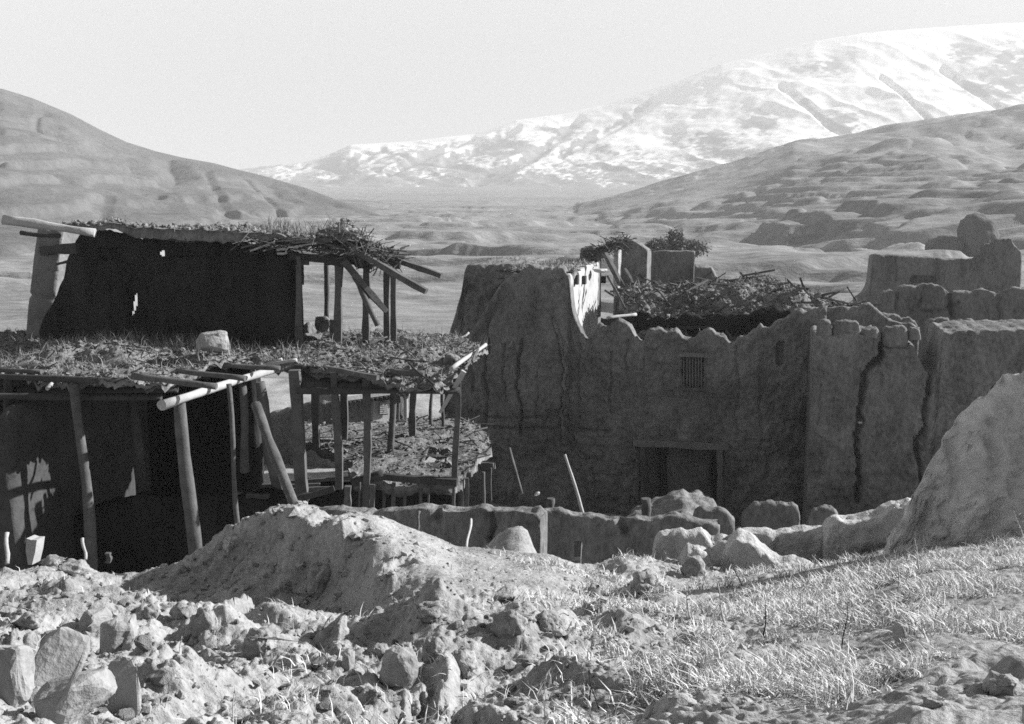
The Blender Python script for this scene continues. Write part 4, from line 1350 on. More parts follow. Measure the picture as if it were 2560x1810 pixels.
# boards and sticks leaning on the broken edge of the roof
for lb, a, b, w0, m_, sq in (('long pale board leaning steeply against the roof edge of the mud house', (1512, 634, 37.2), (1553, 712, 36.6), 12, M_WOOD, True),
                             ('long dark pole slanting down beside the sunlit tower side', (1519, 690, 36.0), (1563, 772, 35.0), 7, M_WOOD, False),
                             ('short dark pole right of the pale leaning board', (1562, 672, 37.4), (1582, 709, 36.8), 8, M_WOOD, True),
                             ('thin pole between the pale board and the short dark pole', (1540, 680, 37.0), (1562, 716, 36.4), 5, M_WOOD, False),
                             ('pale straight stick lying level behind the facade notch', (1518, 795, 33.6), (1590, 786, 34.4), 8, M_PALEWOOD, False),
                             ('short crosswise stick below the leaning poles', (1512, 726, 35.8), (1536, 740, 35.6), 6, M_WOOD, False),
                             ('upright dark stick standing in the roof rubble below the square dark wall', (1710, 720, 37.0), (1726, 757, 36.4), 6, M_WOOD, False),
                             ('short upright peg in the rubble right of the upright stick', (1735, 718, 37.4), (1741, 735, 37.2), 6, M_WOOD, True),
                             ('dark crooked log end poking out of the rubble near its right end', (2022, 752, 36.5), (2050, 734, 36.8), 9, M_DKWOOD, False),
                             ('dark plank lying on top of the rubble heap', (1950, 728, 37.4), (2020, 722, 37.6), 9, M_DKWOOD, True),
                             ('small slanted dark stick in the middle of the rubble heap', (1700, 760, 36.2), (1720, 740, 36.2), 5, M_DKWOOD, False)):
    loose('roof_board' if sq else 'roof_pole', lb, a, b, w0, w0, m_, sq, 'board' if sq else 'pole')
for lb, a, b, d, s_ in (('small white stone in the dark rubble above the second merlon', 1671, 789, 35.4, .16), ('white stone at the foot of the rubble above the right merlon', 1891, 784, 35.0, .2), ('pale slab end on the white ledge beside the boards', 1500, 676, 38.0, .7)):
    o = rock('pale_stone', P(a, b, d), (s_, s_ * .8, s_ * .7 if s_ < .5 else .18), (0, 0, 1), int(a), M_PLASTER)
    tag(o, lb, 'stone')

# ruin walls standing behind the collapsed roof
fG = Face(1590, 41.0, 26)
g1 = mud_wall('gable_wall', fG, fG.pts([(1534, 640), (1540, 612), (1550, 600), (1562, 596), (1590, 606), (1608, 620), (1617, 626)]), -6.5, .55, M_MUD, cell=.06, amp=.04, seed=61, rnd=.06, topn=.03)
tag(g1, 'broken gable wall with a sunlit right edge behind the roof rubble', 'wall')
fG2 = Face(1690, 42.5, 10)
g2 = mud_wall('roofless_wall', fG2, fG2.pts([(1622, 640), (1632, 629), (1700, 629), (1736, 627), (1738, 630)]), -7, .4, M_MUD, cell=.07, amp=.03, seed=62, rnd=.04, topn=.02)
tag(g2, 'square dark wall right of the broken gable', 'wall')
fG3 = Face(1765, 41.6, 14)
g3 = mud_wall('wall_stub', fG3, fG3.pts([(1736, 665), (1752, 667), (1778, 670), (1788, 685), (1790, 692), (1796, 697), (1797, 700)]), -7, .6, M_MUD, cell=.06, amp=.05, seed=63, rnd=.08)
tag(g3, 'low stepped wall stub to the right of the square dark wall', 'wall')
fG4 = Face(1470, 40.0, 16)
g4 = mud_wall('wall_stub', fG4, fG4.pts([(1446, 655), (1449, 628), (1460, 618), (1478, 616), (1492, 625), (1496, 640)]), -4.5, .6, M_MUD, cell=.06, amp=.06, seed=64, rnd=.10)
tag(g4, 'dark rounded mud lump on the tower roof beside the leaning boards', 'wall')
fG5 = Face(1538, 40.4, 30)
g5 = mud_wall('wall_pier', fG5, fG5.pts([(1533, 614), (1543, 609), (1545, 612)]), -3.7, .35, M_HEAP, cell=.06, amp=.03, seed=65, rnd=.05)
tag(g5, 'narrow pale pier lit by the sun left of the broken gable', 'wall')
bq = np.random.default_rng(5)
q = np.array([P(a, crv([(1450, 650), (1500, 632), (1540, 605), (1600, 618)], a) + b, c) for a, b, c in np.stack([bq.uniform(1470, 1570, 260), bq.normal(0, 9, 260), bq.normal(39.6, .4, 260)], -1)])
sticks('gable_brush', q, u_(260, .2, .8, 41), u_(260, .02, .045, 42), M_WOOD, tilt=.5, seed=18)
tag(bpy.data.objects['gable_brush'], 'tangle of brushwood sliding off the roof beside the broken gable', 'brushwood', kind='stuff')

# far right walls
fH = Face(2330, 48.0, 3)
h1 = mud_wall('far_wall', fH, fH.pts([(2142, 748), (2160, 735), (2174, 715), (2180, 660), (2182, 641), (2200, 637), (2260, 641), (2330, 645), (2390, 648), (2440, 650), (2452, 643), (2462, 640), (2464, 612), (2490, 609), (2497, 600), (2512, 596), (2530, 596),
                                      (2538, 612), (2548, 622), (2556, 630), (2558, 640)]), -8.5, .7, M_MUD2, cell=.08, amp=.04, seed=71, rnd=.06, topn=.03, courses=1.0,
              cracks=[(fH.pts([(2242, 645), (2243, 700)]), .07, .10), (fH.pts([(2343, 650), (2344, 720)]), .07, .12), (fH.pts([(2405, 650), (2406, 690)]), .06, .08), (fH.pts([(2285, 698), (2335, 699)]), .22, .25)])
tag(h1, 'long high mud wall with a knobbly turret at the far right', 'wall')
fH2 = Face(2380, 38.5, 10)
h2 = mud_wall('broken_wall', fH2, fH2.pts([(2196, 748), (2205, 732), (2212, 728), (2238, 728), (2252, 718), (2302, 716), (2312, 713), (2350, 716), (2372, 733), (2378, 738), (2388, 732), (2438, 728), (2462, 722), (2488, 730), (2496, 738), (2512, 727), (2560, 724), (2760, 722)]),
              -9.5, .6, M_MUD2, cell=.07, amp=.05, seed=72, rnd=.07, courses=.9, rough=.04,
              cracks=[(fH2.pts([(2242, 735), (2238, 775)]), .08, .12), (fH2.pts([(2308, 722), (2296, 770)]), .08, .12), (fH2.pts([(2376, 738), (2378, 790)]), .10, .2), (fH2.pts([(2400, 755), (2350, 776), (2280, 778)]), .08, .1), (fH2.pts([(2497, 738), (2500, 800)]), .08, .12)])
tag(h2, 'crumbling wall of stepped blocks in front of the turret wall', 'wall')
for nm, lb, pts, d, sd in (('roof_hump', 'rounded humps of earth on the roof behind the cracked wall', [(2176, 812), (2182, 796), (2200, 786), (2225, 784), (2250, 789), (2254, 796), (2275, 796), (2290, 808), (2298, 822)], 34.0, 73),
                       ('roof_hump', 'flat topped lump right of the rounded humps', [(2318, 815), (2326, 801), (2345, 797), (2374, 799), (2378, 812)], 34.5, 74), ('roof_hump', 'low lump at the right end of the lumps behind the cracked wall', [(2386, 815), (2394, 804), (2430, 802), (2445, 812)], 34.6, 75)):
    f = Face(pts[0][0], d, 10)
    tag(mud_wall(nm, f, f.pts(pts), -7, .5, M_MUD, cell=.06, amp=.05, seed=sd, rnd=.08), lb, 'mud block')

# ================================================================== RIGHT HOUSE (cracked wall)
cor = fA.sz(2036, 1000)[0]
oB = fA.at(cor, 0, 2.3)
fBh = Face.__new__(Face)
fBh.O, fBh.D, fBh.N = oB[:2], fA.D, fA.N
s0B = fBh.sz(2040, 900)[0]
bh = thing('cracked_house', fBh.px(2300, 1330), 'tall mud house at right with two long black cracks down its front', 'house')
B = fBh.pts
topB = B([(2036, 838), (2045, 836), (2082, 838), (2120, 836), (2160, 838), (2200, 840), (2208, 866), (2240, 868), (2270, 866), (2284, 862), (2292, 880), (2304, 905), (2312, 925), (2326, 945), (2340, 925), (2352, 880), (2357, 840), (2362, 830), (2420, 829), (2475, 829),
          (2480, 828), (2560, 826), (2700, 822), (2900, 818)])
crB = [(B([(2203, 862), (2200, 890), (2180, 912), (2165, 928), (2158, 965), (2153, 1000), (2149, 1053), (2137, 1089), (2142, 1118), (2147, 1140), (2143, 1190), (2144, 1255)]), .085, .45),
       (B([(2328, 945), (2322, 975), (2314, 1018), (2316, 1066), (2294, 1108), (2297, 1140), (2300, 1220)]), .075, .38), (B([(2316, 1066), (2312, 1120), (2290, 1132)]), .05, .12),
       (B([(2060, 870), (2050, 960), (2048, 1050)]), .06, .05), (B([(2032, 1185), (2160, 1190), (2240, 1188)]), .10, .05), (B([(2270, 865), (2215, 868)]), .06, .2), (B([(2480, 960), (2490, 860)]), .06, .05)]
mud_wall('front_wall', fBh, topB, -11, 2.6, M_MUD, cell=.062, amp=.04, cracks=crB, parent=bh, seed=27, rnd=.07, topn=.04, courses=1.0, rough=.06)
for (x0, y0, x1, y1, sd) in ((2044, 806, 2081, 842, 1), (2084, 801, 2152, 842, 2), (2155, 818, 2201, 845, 3), (2207, 816, 2272, 868, 4), (2273, 821, 2304, 850, 5)):
    f = fBh.shifted(-.02 * sd)
    w_ = x1 - x0
    pts = f.pts([(x0, y0 + 14), (x0 + w_ * .12, y0 + 3), (x0 + w_ * .5, y0), (x0 + w_ * .85, y0 + 2), (x0 + w_ * .97, y0 + 10), (x1, y0 + 22)])
    mud_wall('wall_block', f, pts, f.sz((x0 + x1) / 2, y1)[1], .55 + .05 * (sd % 2), M_MUD2, cell=.045, amp=.05, parent=bh, seed=80 + sd, rnd=.08, topn=.04, rough=.04)
o = rock('pale_chip', fBh.px(2150, 1056, .02), (.14, .1, .08), (0, 0, 0), 9, M_PLASTER)
tag(o, 'white chip of stone wedged in the left crack of the tall wall', 'stone')

# ================================================================== low walls in the courtyard
f1 = Face(1360, 14.2, 20)
w1 = thing('courtyard_wall', f1.px(1150, 1420), 'low mud wall behind the mound ending in a sunlit worn edge', 'wall')
mud_wall('wall', f1, f1.pts([(660, 1274), (760, 1270), (880, 1278), (915, 1282), (925, 1288), (960, 1278), (1000, 1273), (1060, 1271), (1110, 1275), (1200, 1272), (1260, 1274), (1310, 1278), (1340, 1280), (1352, 1288)]), -8.6, .30, M_MUD, cell=.04, amp=.04, parent=w1,
         seed=28, rnd=.035, topn=.035, rough=.025, cracks=[(f1.pts([(1232, 1285), (1236, 1320), (1225, 1350)]), .05, .12), (f1.pts([(1085, 1268), (1090, 1290)]), .12, .12)])
plog('inset_post', (1085, 1345, 15.4), (1090, 1272, 15.4), 6, 6, M_WOOD, w1)
plog('inset_post', (1040, 1320, 15.3), (1046, 1282, 15.3), 7, 7, M_WOOD, w1)
loose('thin_stake', 'thin pale stake standing against the low wall right of the mound', (1166, 1374, 11.6), (1178, 1298, 12.2), 7, 6, M_PALEWOOD, cat='stake')
loose('thin_stake', 'short crooked stake with a lit edge on the right flank of the mound', (1043, 1330, 12.0), (1048, 1278, 12.2), 8, 7, M_WOOD, cat='stake')
f2 = Face(1380, 17.2, 4)
w2 = mud_wall('courtyard_wall', f2, f2.pts([(1300, 1284), (1370, 1284), (1430, 1288), (1480, 1290), (1540, 1300), (1560, 1306), (1600, 1304), (1680, 1302), (1740, 1308), (1800, 1316)]), -9, .32, M_MUD, cell=.045, amp=.045, seed=29, rnd=.035, topn=.04, rough=.025,
              cracks=[(f2.pts([(1555, 1300), (1560, 1330)]), .12, .15)])
tag(w2, 'low dark wall with a thin sunlit top in front of the big doorway', 'wall')
for lb, pts, d, sd in (('squat mud block in shade right of the low dark wall', [(1733, 1300), (1738, 1280), (1760, 1275), (1800, 1275), (1820, 1282), (1838, 1300)], 24.0, 91), ('broad mud block in shade under the tall cracked wall', [(1858, 1300), (1885, 1268), (1920, 1263), (1985, 1263), (1998, 1275), (2002, 1296)], 25.0, 92),
                   ('small mud block in shade at the foot of the left crack', [(2024, 1310), (2034, 1280), (2055, 1272), (2085, 1276), (2100, 1300)], 24.0, 93)):
    f = Face(pts[0][0], d, 6)
    tag(mud_wall('mud_block', f, f.pts(pts), -9.6, .4, M_MUD2, cell=.05, amp=.04, seed=sd, rnd=.05), lb, 'mud block')
# rubble heap with a broken plank in front of the doorway
HP = [xy(1525, 1285, 25.5), xy(1600, 1300, 24), xy(1700, 1300, 24), xy(1800, 1290, 24.6), xy(1800, 1240, 27), xy(1650, 1240, 27)]


def hp_z(x, y):
    px = CX + F_PX * .97 * x / y
    return zrow(crv([(1500, 1310), (1531, 1284), (1599, 1264), (1660, 1248), (1709, 1230), (1750, 1245), (1786, 1255), (1830, 1300)], px), 26) + .12 * fbm(x * 2, y * 2, oct=3, seed=261) - .5 * np.abs(y - 26) * .45


slab('rubble_heap', HP, hp_z, .8, M_ROOFDIRT, cell=.06, jit=.12, edge=.15, seed=262)
tag(bpy.data.objects['rubble_heap'], 'heap of rubble with a sunlit ridge before the big doorway', 'rubble')
loose('broken_post', 'thick broken post stub standing before the rubble heap', (1615, 1330, 18.8), (1615, 1246, 18.8), 27, 24, M_WOOD, cat='post')
loose('broken_post', 'broken post stub with a jagged top beside the lit wall end', (1376, 1310, 17.8), (1378, 1246, 17.8), 22, 20, M_WOOD, cat='post')
loose('tilted_pole', 'tall pale pole tilted left in front of the mud house', (1461, 1300, 17.6), (1412, 1136, 18.0), 10, 8, M_PALEWOOD, cat='pole')
loose('tilted_pole', 'dim grey pole tilted left beside the stacked joist ends', (1304, 1235, 23.5), (1273, 1120, 24.0), 9, 9, M_WOOD, cat='pole')
loose('thin_rod', 'thin grey rod tilted right against the mud house front', (1522, 1190, 30.0), (1532, 1125, 30.2), 5, 4, M_WOOD, cat='rod')
loose('leaning_plank', 'grey plank end standing in the dark pit right of the lit wall end', (1436, 1430, 12.6), (1446, 1358, 12.9), 23, 21, M_WOOD, True, cat='plank')
loose('short_stake', 'short stake at the dark pit edge left of the worn stumps', (1579, 1412, 12.0), (1579, 1390, 12.0), 8, 7, cat='stake')
o = rock('white_rag_stone', P(1342, 1234, 20.5), (.14, .1, .1), (0, 0, .5), 15, M_PLASTER)
tag(o, 'small white stone left of the jagged post stub', 'stone')

# lit cone of earth against the wall end
CN = [xy(1190, 1400, 10.8), xy(1345, 1405, 10.8), xy(1345, 1350, 13.3), xy(1200, 1350, 13.3)]


def cn_z(x, y):
    px = CX + F_PX * .955 * x / y
    return zrow(crv([(1180, 1395), (1210, 1368), (1250, 1335), (1280, 1320), (1300, 1315), (1320, 1326), (1332, 1360), (1345, 1392)], px), 11.8) - .35 * np.abs(y - 11.8) + .03 * fbm(x * 4, y * 4, oct=4, seed=271)


slab('earth_cone', CN, cn_z, .8, M_GROUND, cell=.035, jit=.05, edge=.05, seed=272)
tag(bpy.data.objects['earth_cone'], 'small sunlit cone of earth at the worn wall end', 'earth heap')

# eroded stumps of wall on the right crest
STUMPS = [
    ('long worn wall stump with a notched sunlit top behind the grass', [(1634, 1400), (1638, 1375), (1650, 1353), (1685, 1346), (1740, 1342), (1772, 1349), (1783, 1364), (1794, 1358), (1812, 1350), (1842, 1349), (1870, 1344), (1950, 1343), (2003, 1335), (2072, 1331), (2090, 1340)], 11.9, 5, 101, .03),
    ('worn buttress with a sunlit gully down its right flank before the long stump', [(1800, 1440), (1808, 1400), (1822, 1366), (1842, 1351), (1872, 1352), (1892, 1366), (1915, 1386), (1950, 1405), (1990, 1418), (2035, 1428), (2060, 1440)], 11.0, 12, 102, .10),
    ('crumbling lump at the left foot of the worn buttress', [(1690, 1440), (1700, 1402), (1716, 1386), (1745, 1380), (1768, 1392), (1784, 1420)], 11.0, 8, 105, .15),
    ('tall worn wall end joining the bare earth bank', [(2066, 1350), (2078, 1326), (2098, 1312), (2142, 1308), (2161, 1299), (2200, 1298), (2225, 1284), (2255, 1272), (2290, 1255), (2330, 1260)], 11.6, 4, 104, .04)]
for lb, pts, d, an, sd, bt in STUMPS:
    f = Face(pts[len(pts) // 2][0], d, an, py0=1380)
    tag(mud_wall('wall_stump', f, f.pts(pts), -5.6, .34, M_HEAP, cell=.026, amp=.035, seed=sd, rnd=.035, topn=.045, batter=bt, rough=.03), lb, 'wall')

# bare bank of earth at the right edge
fK = Face(2420, 9.9, -4, py0=1200)
bankpts = fK.pts([(2230, 1345), (2262, 1285), (2287, 1247), (2310, 1208), (2348, 1160), (2374, 1121), (2400, 1082), (2419, 1050), (2440, 1025), (2464, 1002), (2500, 978), (2535, 960), (2570, 944), (2640, 912), (2720, 905), (2800, 960), (2900, 1150)])
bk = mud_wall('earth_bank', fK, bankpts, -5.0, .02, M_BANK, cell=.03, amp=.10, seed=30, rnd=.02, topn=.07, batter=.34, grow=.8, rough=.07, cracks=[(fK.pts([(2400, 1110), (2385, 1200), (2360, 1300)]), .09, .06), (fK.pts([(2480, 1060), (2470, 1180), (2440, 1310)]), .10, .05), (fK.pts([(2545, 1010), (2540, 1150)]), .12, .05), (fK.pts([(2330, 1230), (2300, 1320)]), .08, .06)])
tag(bk, 'smooth steep bank of bare earth rising at the right edge above the grass', 'earth bank')

# ================================================================== stones of the foreground
def fg_rock(label, x0, y0, x1, y1, seed, m_=None, blocky=.55, sink=.25, depth=.8, rot=None, name='stone', cat='stone', tilt=(0, 0)):
    c = hit_fg((x0 + x1) / 2, y1 - (y1 - y0) * .08)
    k = c[1] / F_PX
    w_, h_ = (x1 - x0) * k * 1.15, (y1 - y0) * k * 1.22
    c = c + np.array([0, w_ * .25, h_ * (.5 - sink)])
    o = rock(name, c, (w_, w_ * depth, h_), (tilt[0], tilt[1], rot if rot is not None else seed * .7), seed, m_ or M_STONE, blocky, 3 if m_ is M_GROUND else 2, .20 if m_ is M_GROUND else .07, m_ is M_GROUND)
    return tag(o, label, cat)


FG_ROCKS = [
    ('rounded block stone with bright right side topping the stone pile', 188, 1519, 270, 1583, 1, None, .8, 'stone'), ('pale double stone below and right of the topmost block in the pile', 225, 1545, 345, 1632, 2, None, .6, 'stone'),
    ('large flat grey slab standing on edge in the stone pile', 74, 1572, 200, 1732, 3, None, .75, 'stone'), ('big smooth stone cut off by the left picture edge', -40, 1590, 74, 1770, 4, None, .5, 'stone'),
    ('tall narrow upright stone with a lit right edge', 264, 1640, 347, 1800, 5, None, .6, 'stone'), ('long low slab lying in front of the upright stone', 66, 1700, 268, 1812, 6, None, .7, 'stone'),
    ('shaded rounded clod right of the stone pile', 418, 1503, 490, 1550, 7, M_CLOD, .4, 'clod'), ('bright crumbling clod beside the shaded rounded clod', 470, 1500, 540, 1584, 8, M_CLOD, .4, 'clod'),
    ('big pale faceted boulder in the lower middle', 942, 1628, 1046, 1742, 9, None, .45, 'boulder'), ('narrow stone with a lit edge left of the pale boulder', 852, 1624, 890, 1680, 10, None, .5, 'stone'),
    ('pointed stone with a bright ridge above the pale boulder', 924, 1602, 978, 1650, 11, M_CLOD, .4, 'stone'), ('small grey stone just above right of the pale boulder', 996, 1600, 1036, 1642, 12, M_CLOD, .5, 'stone'),
    ('tall dark clod right of the pale boulder', 1050, 1570, 1113, 1662, 13, M_CLOD, .5, 'clod'), ('dark flat slab under the lit saddle', 1040, 1506, 1127, 1548, 14, M_CLOD, .7, 'stone'),
    ('boulder on the shaded side of the mound with a lit top', 754, 1402, 842, 1478, 15, M_CLOD, .55, 'boulder'), ('large dark clod in the hollow below the mound', 760, 1500, 884, 1622, 16, M_CLOD, .45, 'clod'),
    ('dark block with a steep left face in the middle ground', 1228, 1522, 1316, 1602, 17, M_CLOD, .7, 'clod'), ('small dark clod right of the steep dark block', 1328, 1523, 1395, 1578, 18, M_CLOD, .5, 'clod'),
    ('low dark stone sunk in the bright saddle', 1232, 1474, 1312, 1504, 19, M_CLOD, .5, 'stone'), ('pale clod on the crest right of the pit', 1468, 1450, 1503, 1497, 20, M_CLOD, .5, 'clod'),
    ('rounded mound stone at the far left crest', 95, 1388, 158, 1412, 21, M_CLOD, .3, 'stone'), ('dark rounded stone on the left crest below the thin stub', 137, 1396, 213, 1436, 22, M_CLOD, .3, 'stone'),
    ('bright three sided clod on the shoulder of the mound', 556, 1346, 604, 1384, 23, M_PLASTER, .4, 'clod'), ('pale clod half way down the mound shoulder', 440, 1412, 470, 1434, 24, M_CLOD, .4, 'clod'),
    ('small square stone at the right end of the pit', 1590, 1456, 1626, 1484, 25, M_CLOD, .8, 'stone'), ('lump of earth beside the worn stumps with a bright right slope', 1700, 1380, 1772, 1442, 26, M_CLOD, .3, 'clod'),
    ('dark lump at the right end of the saddle', 1578, 1412, 1650, 1476, 27, M_CLOD, .3, 'clod'), ('dark weathered stone at the lower right corner', 2466, 1680, 2570, 1745, 28, M_CLOD, .4, 'stone'),
    ('pale clod with a dark hollow under it left of the big pale boulder', 770, 1700, 850, 1760, 29, M_CLOD, .4, 'clod'), ('bright clod at the bottom edge below the pale boulder', 800, 1752, 900, 1806, 30, M_CLOD, .3, 'clod'),
    ('grey stone in the shade of the mound near its foot', 600, 1560, 690, 1640, 31, M_CLOD, .4, 'stone'), ('round pale knob on the shaded face of the mound', 695, 1450, 735, 1482, 32, M_CLOD, .3, 'clod'),
    ('long tilted slab of earth right of the tall dark clod', 1110, 1640, 1200, 1690, 33, M_CLOD, .5, 'clod'), ('pale stone among the grass in the lower right', 2230, 1560, 2275, 1608, 34, None, .4, 'stone'),
    ('bright low clod above the stone pile near the left edge', 30, 1528, 105, 1572, 35, M_CLOD, .3, 'clod'), ('small bright clod right above the shaded rounded clod', 355, 1500, 395, 1545, 36, M_CLOD, .3, 'clod'),
    ('clod with a bitten right end in front of the steep dark block', 1010, 1752, 1060, 1790, 37, M_CLOD, .4, 'clod'), ('dark clod on the path in the lower right', 2310, 1735, 2370, 1772, 38, M_CLOD, .4, 'clod')]
for (lb, x0, y0, x1, y1, sd, m_, bl, ct) in FG_ROCKS:
    tl = (0, 0)
    if sd == 3:
        tl = (-.5, .35)
    if sd == 6:
        tl = (0, -.28)
    if sd == 33:
        tl = (0, -.3)
    fg_rock(lb, x0, y0, x1, y1, sd + 400, M_GROUND if m_ is M_CLOD else m_, bl, sink=.42 if m_ is M_CLOD else .22, depth=.45 if sd in (3, 5) else .8, rot=(.25 if sd in (3, 5, 6) else None), name='boulder' if ct == 'boulder' else ('clod' if ct == 'clod' else 'stone'), cat=ct, tilt=tl)
# small stones and clods strewn over the slope
protos = [rock_mesh('small_stone', (1, .8, .6), 500 + k, .4, 1, .08) for k in range(7)]
for me in protos:
    me.materials.append(M_CLOD)
r_ = np.random.default_rng(77)
cnt = 0
while cnt < 80:
    a, b = r_.uniform(-20, 1750), r_.uniform(1400, 1805)
    if b < crv(CREST, a) + 25:
        continue
    if 1020 < a < 1420 and b < 1500 and r_.random() < .8:
        continue
    c = hit_fg(a, b)
    s_ = math.exp(r_.normal(math.log(.038), .5))
    s_ = min(max(s_, .018), .09) * (1.0 if a < 1300 else .7)
    o = bpy.data.objects.new('small_stone', protos[cnt % 7])
    o.scale = (s_, s_ * r_.uniform(.7, 1.1), s_ * r_.uniform(.7, 1.2))
    o.rotation_euler = (r_.uniform(-.5, .5), r_.uniform(-.5, .5), r_.uniform(0, 6.28))
    COL.objects.link(o)
    put(o, c + np.array([0, 0, s_ * .12]))
    tag(o, 'fist sized clod strewn over the bare lumpy slope', 'clod', 'fist sized clods strewn over the slope')
    cnt += 1
r_ = np.random.default_rng(78)
n = 5000
a, dd = r_.uniform(-100, 2000, n), 1 / r_.uniform(1 / 11.2, 1 / 2.8, n)
xx = (a - CX) / F_PX * dd / FGF
lumps('gravel', np.stack([xx, dd, fg_z(xx, dd)], -1), np.exp(r_.normal(math.log(.010), .6, n)).clip(.004, .045) * (dd / 6).clip(.6, 1.5), M_CLOD, seed=20)
tag(bpy.data.objects['gravel'], 'crumbs of dry earth covering the foreground slope', 'gravel', kind='stuff')

r_ = np.random.default_rng(83)
n = 260
a, dd = r_.uniform(380, 960, n), r_.uniform(9.2, 11.0, n)
xx = (a - CX) / F_PX * dd / FGF
lumps('mound_clods', np.stack([xx, dd, fg_z(xx, dd)], -1), np.exp(r_.normal(math.log(.03), .5, n)).clip(.012, .10), M_GROUND, seed=24)
tag(bpy.data.objects['mound_clods'], 'crumbled clods on the shaded face of the mound', 'rubble', kind='stuff')

# ================================================================== grass and weeds
r_ = np.random.default_rng(79)
nc = 9000
ca, cd = r_.uniform(1150, 2750, nc), 1 / r_.uniform(1 / 11.3, 1 / 2.7, nc)
n = 320000
a, dd = r_.uniform(1150, 2750, n), 1 / r_.uniform(1 / 11.3, 1 / 2.7, n)
pick = r_.integers(0, nc, n)
incl = r_.random(n) < .72
rad_ = (.5 + r_.random(nc))[pick] * .045
len_ = np.where(incl, np.exp(r_.normal(0, .5, nc))[pick] * 1.25, .7)
a = np.where(incl, ca[pick] + r_.normal(0, 1, n) * rad_ * F_PX / cd[pick], a)
dd = np.where(incl, np.clip(cd[pick] + r_.normal(0, 1, n) * rad_, 2.6, 11.4), dd)
xx = (a - CX) / F_PX * dd / FGF
t = dd / crv(CREST_D, a)
dens = sstep(1250, 1750, a + 350 * (t - .5)) * (0.55 + .45 * sstep(.2, .5, t))
cl_ = fbm(xx * 2.6, dd * 2.6, oct=3, seed=281)
dens = dens * sstep(0, .32, cl_)
dens = dens * (1 - .75 * sstep(.93, .97, t) * (a < 2200)) * (1 - .5 * sstep(2150, 2400, a) * sstep(.2, .5, .75 - t))
keep = r_.random(n) < dens
a, dd, xx, t, cl_, len_ = a[keep], dd[keep], xx[keep], t[keep], cl_[keep], len_[keep]
zz = fg_z(xx, dd)
L = np.exp(r_.normal(math.log(.027), .5, len(xx))) * (1 + .7 * sstep(.0, .6, cl_)) * (.5 + .5 * dd / 6) * len_
L = np.clip(L, .012, .13) * .85
blades('frosted_grass', np.stack([xx, dd, zz - .005], -1), L, r_.uniform(.003, .009, len(xx)) * (.4 + dd / 7), M_GRASS, lean=1.35, seed=21, bend=.6)
tag(bpy.data.objects['frosted_grass'], 'pale frosted grass covering the slope at lower right', 'grass', kind='stuff')
n = 5000
a, dd = r_.uniform(-60, 1500, n), 1 / r_.uniform(1 / 11.0, 1 / 2.8, n)
xx = (a - CX) / F_PX * dd / FGF
k = r_.random(n) < sstep(0, .5, fbm(xx * 1.8, dd * 1.8, oct=3, seed=282)) * .8
xx, dd = xx[k], dd[k]
blades('sparse_tufts', np.stack([xx, dd, fg_z(xx, dd) - .005], -1), r_.uniform(.03, .10, len(xx)), r_.uniform(.003, .007, len(xx)), M_GRASS, lean=.9, seed=22, bend=.6)
tag(bpy.data.objects['sparse_tufts'], 'thin dry tufts on the bare slope', 'grass', kind='stuff')


def weed(label, px0, py0, px1, py1, seed, m_=None, twigs=5):
    """one tall dry stalk with short side twigs"""
    r = np.random.default_rng(seed)
    b = hit_fg(px0, py0)
    tp_ = P(px1, py1, b[1] + .05)
    L = np.linalg.norm(tp_ - b)
    V, Q, N = tube_geo(b - [0, 0, .02], tp_, .0045 * b[1] / 5, .0018 * b[1] / 5, n=4, k=6, wob=L * .05, seed=seed)
    VV, QQ, NN = [V], list(Q), list(N)
    for k in range(twigs):
        f = r.uniform(.35, .95)
        p = b + (tp_ - b) * f
        e = p + np.array([r.normal(0, .35), r.normal(0, .3), r.uniform(.2, .6)]) * L * .28
        V2, Q2, N2 = tube_geo(p, e, .0025 * b[1] / 5, .0012 * b[1] / 5, n=3, k=2, seed=seed + k)
        off = sum(len(v) for v in VV)
        VV.append(V2)
        QQ += [tuple(x + off for x in q) for q in Q2]
        NN += [[x + off for x in q] for q in N2]
    return tag(obj('dry_weed', np.concatenate(VV), m_ or M_WEED, Q=QQ, N=NN, smooth=True, origin=b), label, 'weed')


WEEDS = [('tall pale stalk leaning left before the gullied stump', 1815, 1560, 1785, 1432), ('tall straight stalk in front of the gullied stump', 1858, 1470, 1826, 1398), ('dark forked stalk rising in the middle of the grass', 2106, 1625, 2118, 1505),
         ('slender stalk left of the dark forked stalk', 1905, 1595, 1914, 1500), ('bent stalk before the tall worn wall end', 2080, 1440, 2032, 1392), ('pale stalk at the foot of the earth bank', 2300, 1430, 2286, 1346), ('arched stalk at the right picture edge', 2560, 1355, 2535, 1278),
         ('curving pale stalk on the foot of the earth bank', 2400, 1350, 2352, 1308), ('dark stalk in the grass near the bottom centre', 1475, 1760, 1480, 1690), ('thin bent stalk right of the dark bottom stalk', 1500, 1770, 1470, 1665), ('pale stalk standing in front of the bright left slope', 582, 1806, 588, 1715),
         ('pale stalk right of the upright stone', 410, 1806, 420, 1735), ('short stalk above the shaded clod at left', 448, 1640, 455, 1590), ('stalk at the foot of the tall stump', 2245, 1480, 2235, 1375), ('wiry stalk left of the forked stalk', 2010, 1560, 2004, 1462),
         ('twiggy stalk right of the forked stalk', 2165, 1550, 2190, 1490), ('thin stalk by the right end of the pit', 1725, 1550, 1718, 1462)]
for k, (lb, a0, b0, a1, b1) in enumerate(WEEDS):
    weed(lb, a0, b0, a1, b1, 600 + k, M_DKWOOD if 'dark' in lb else None)

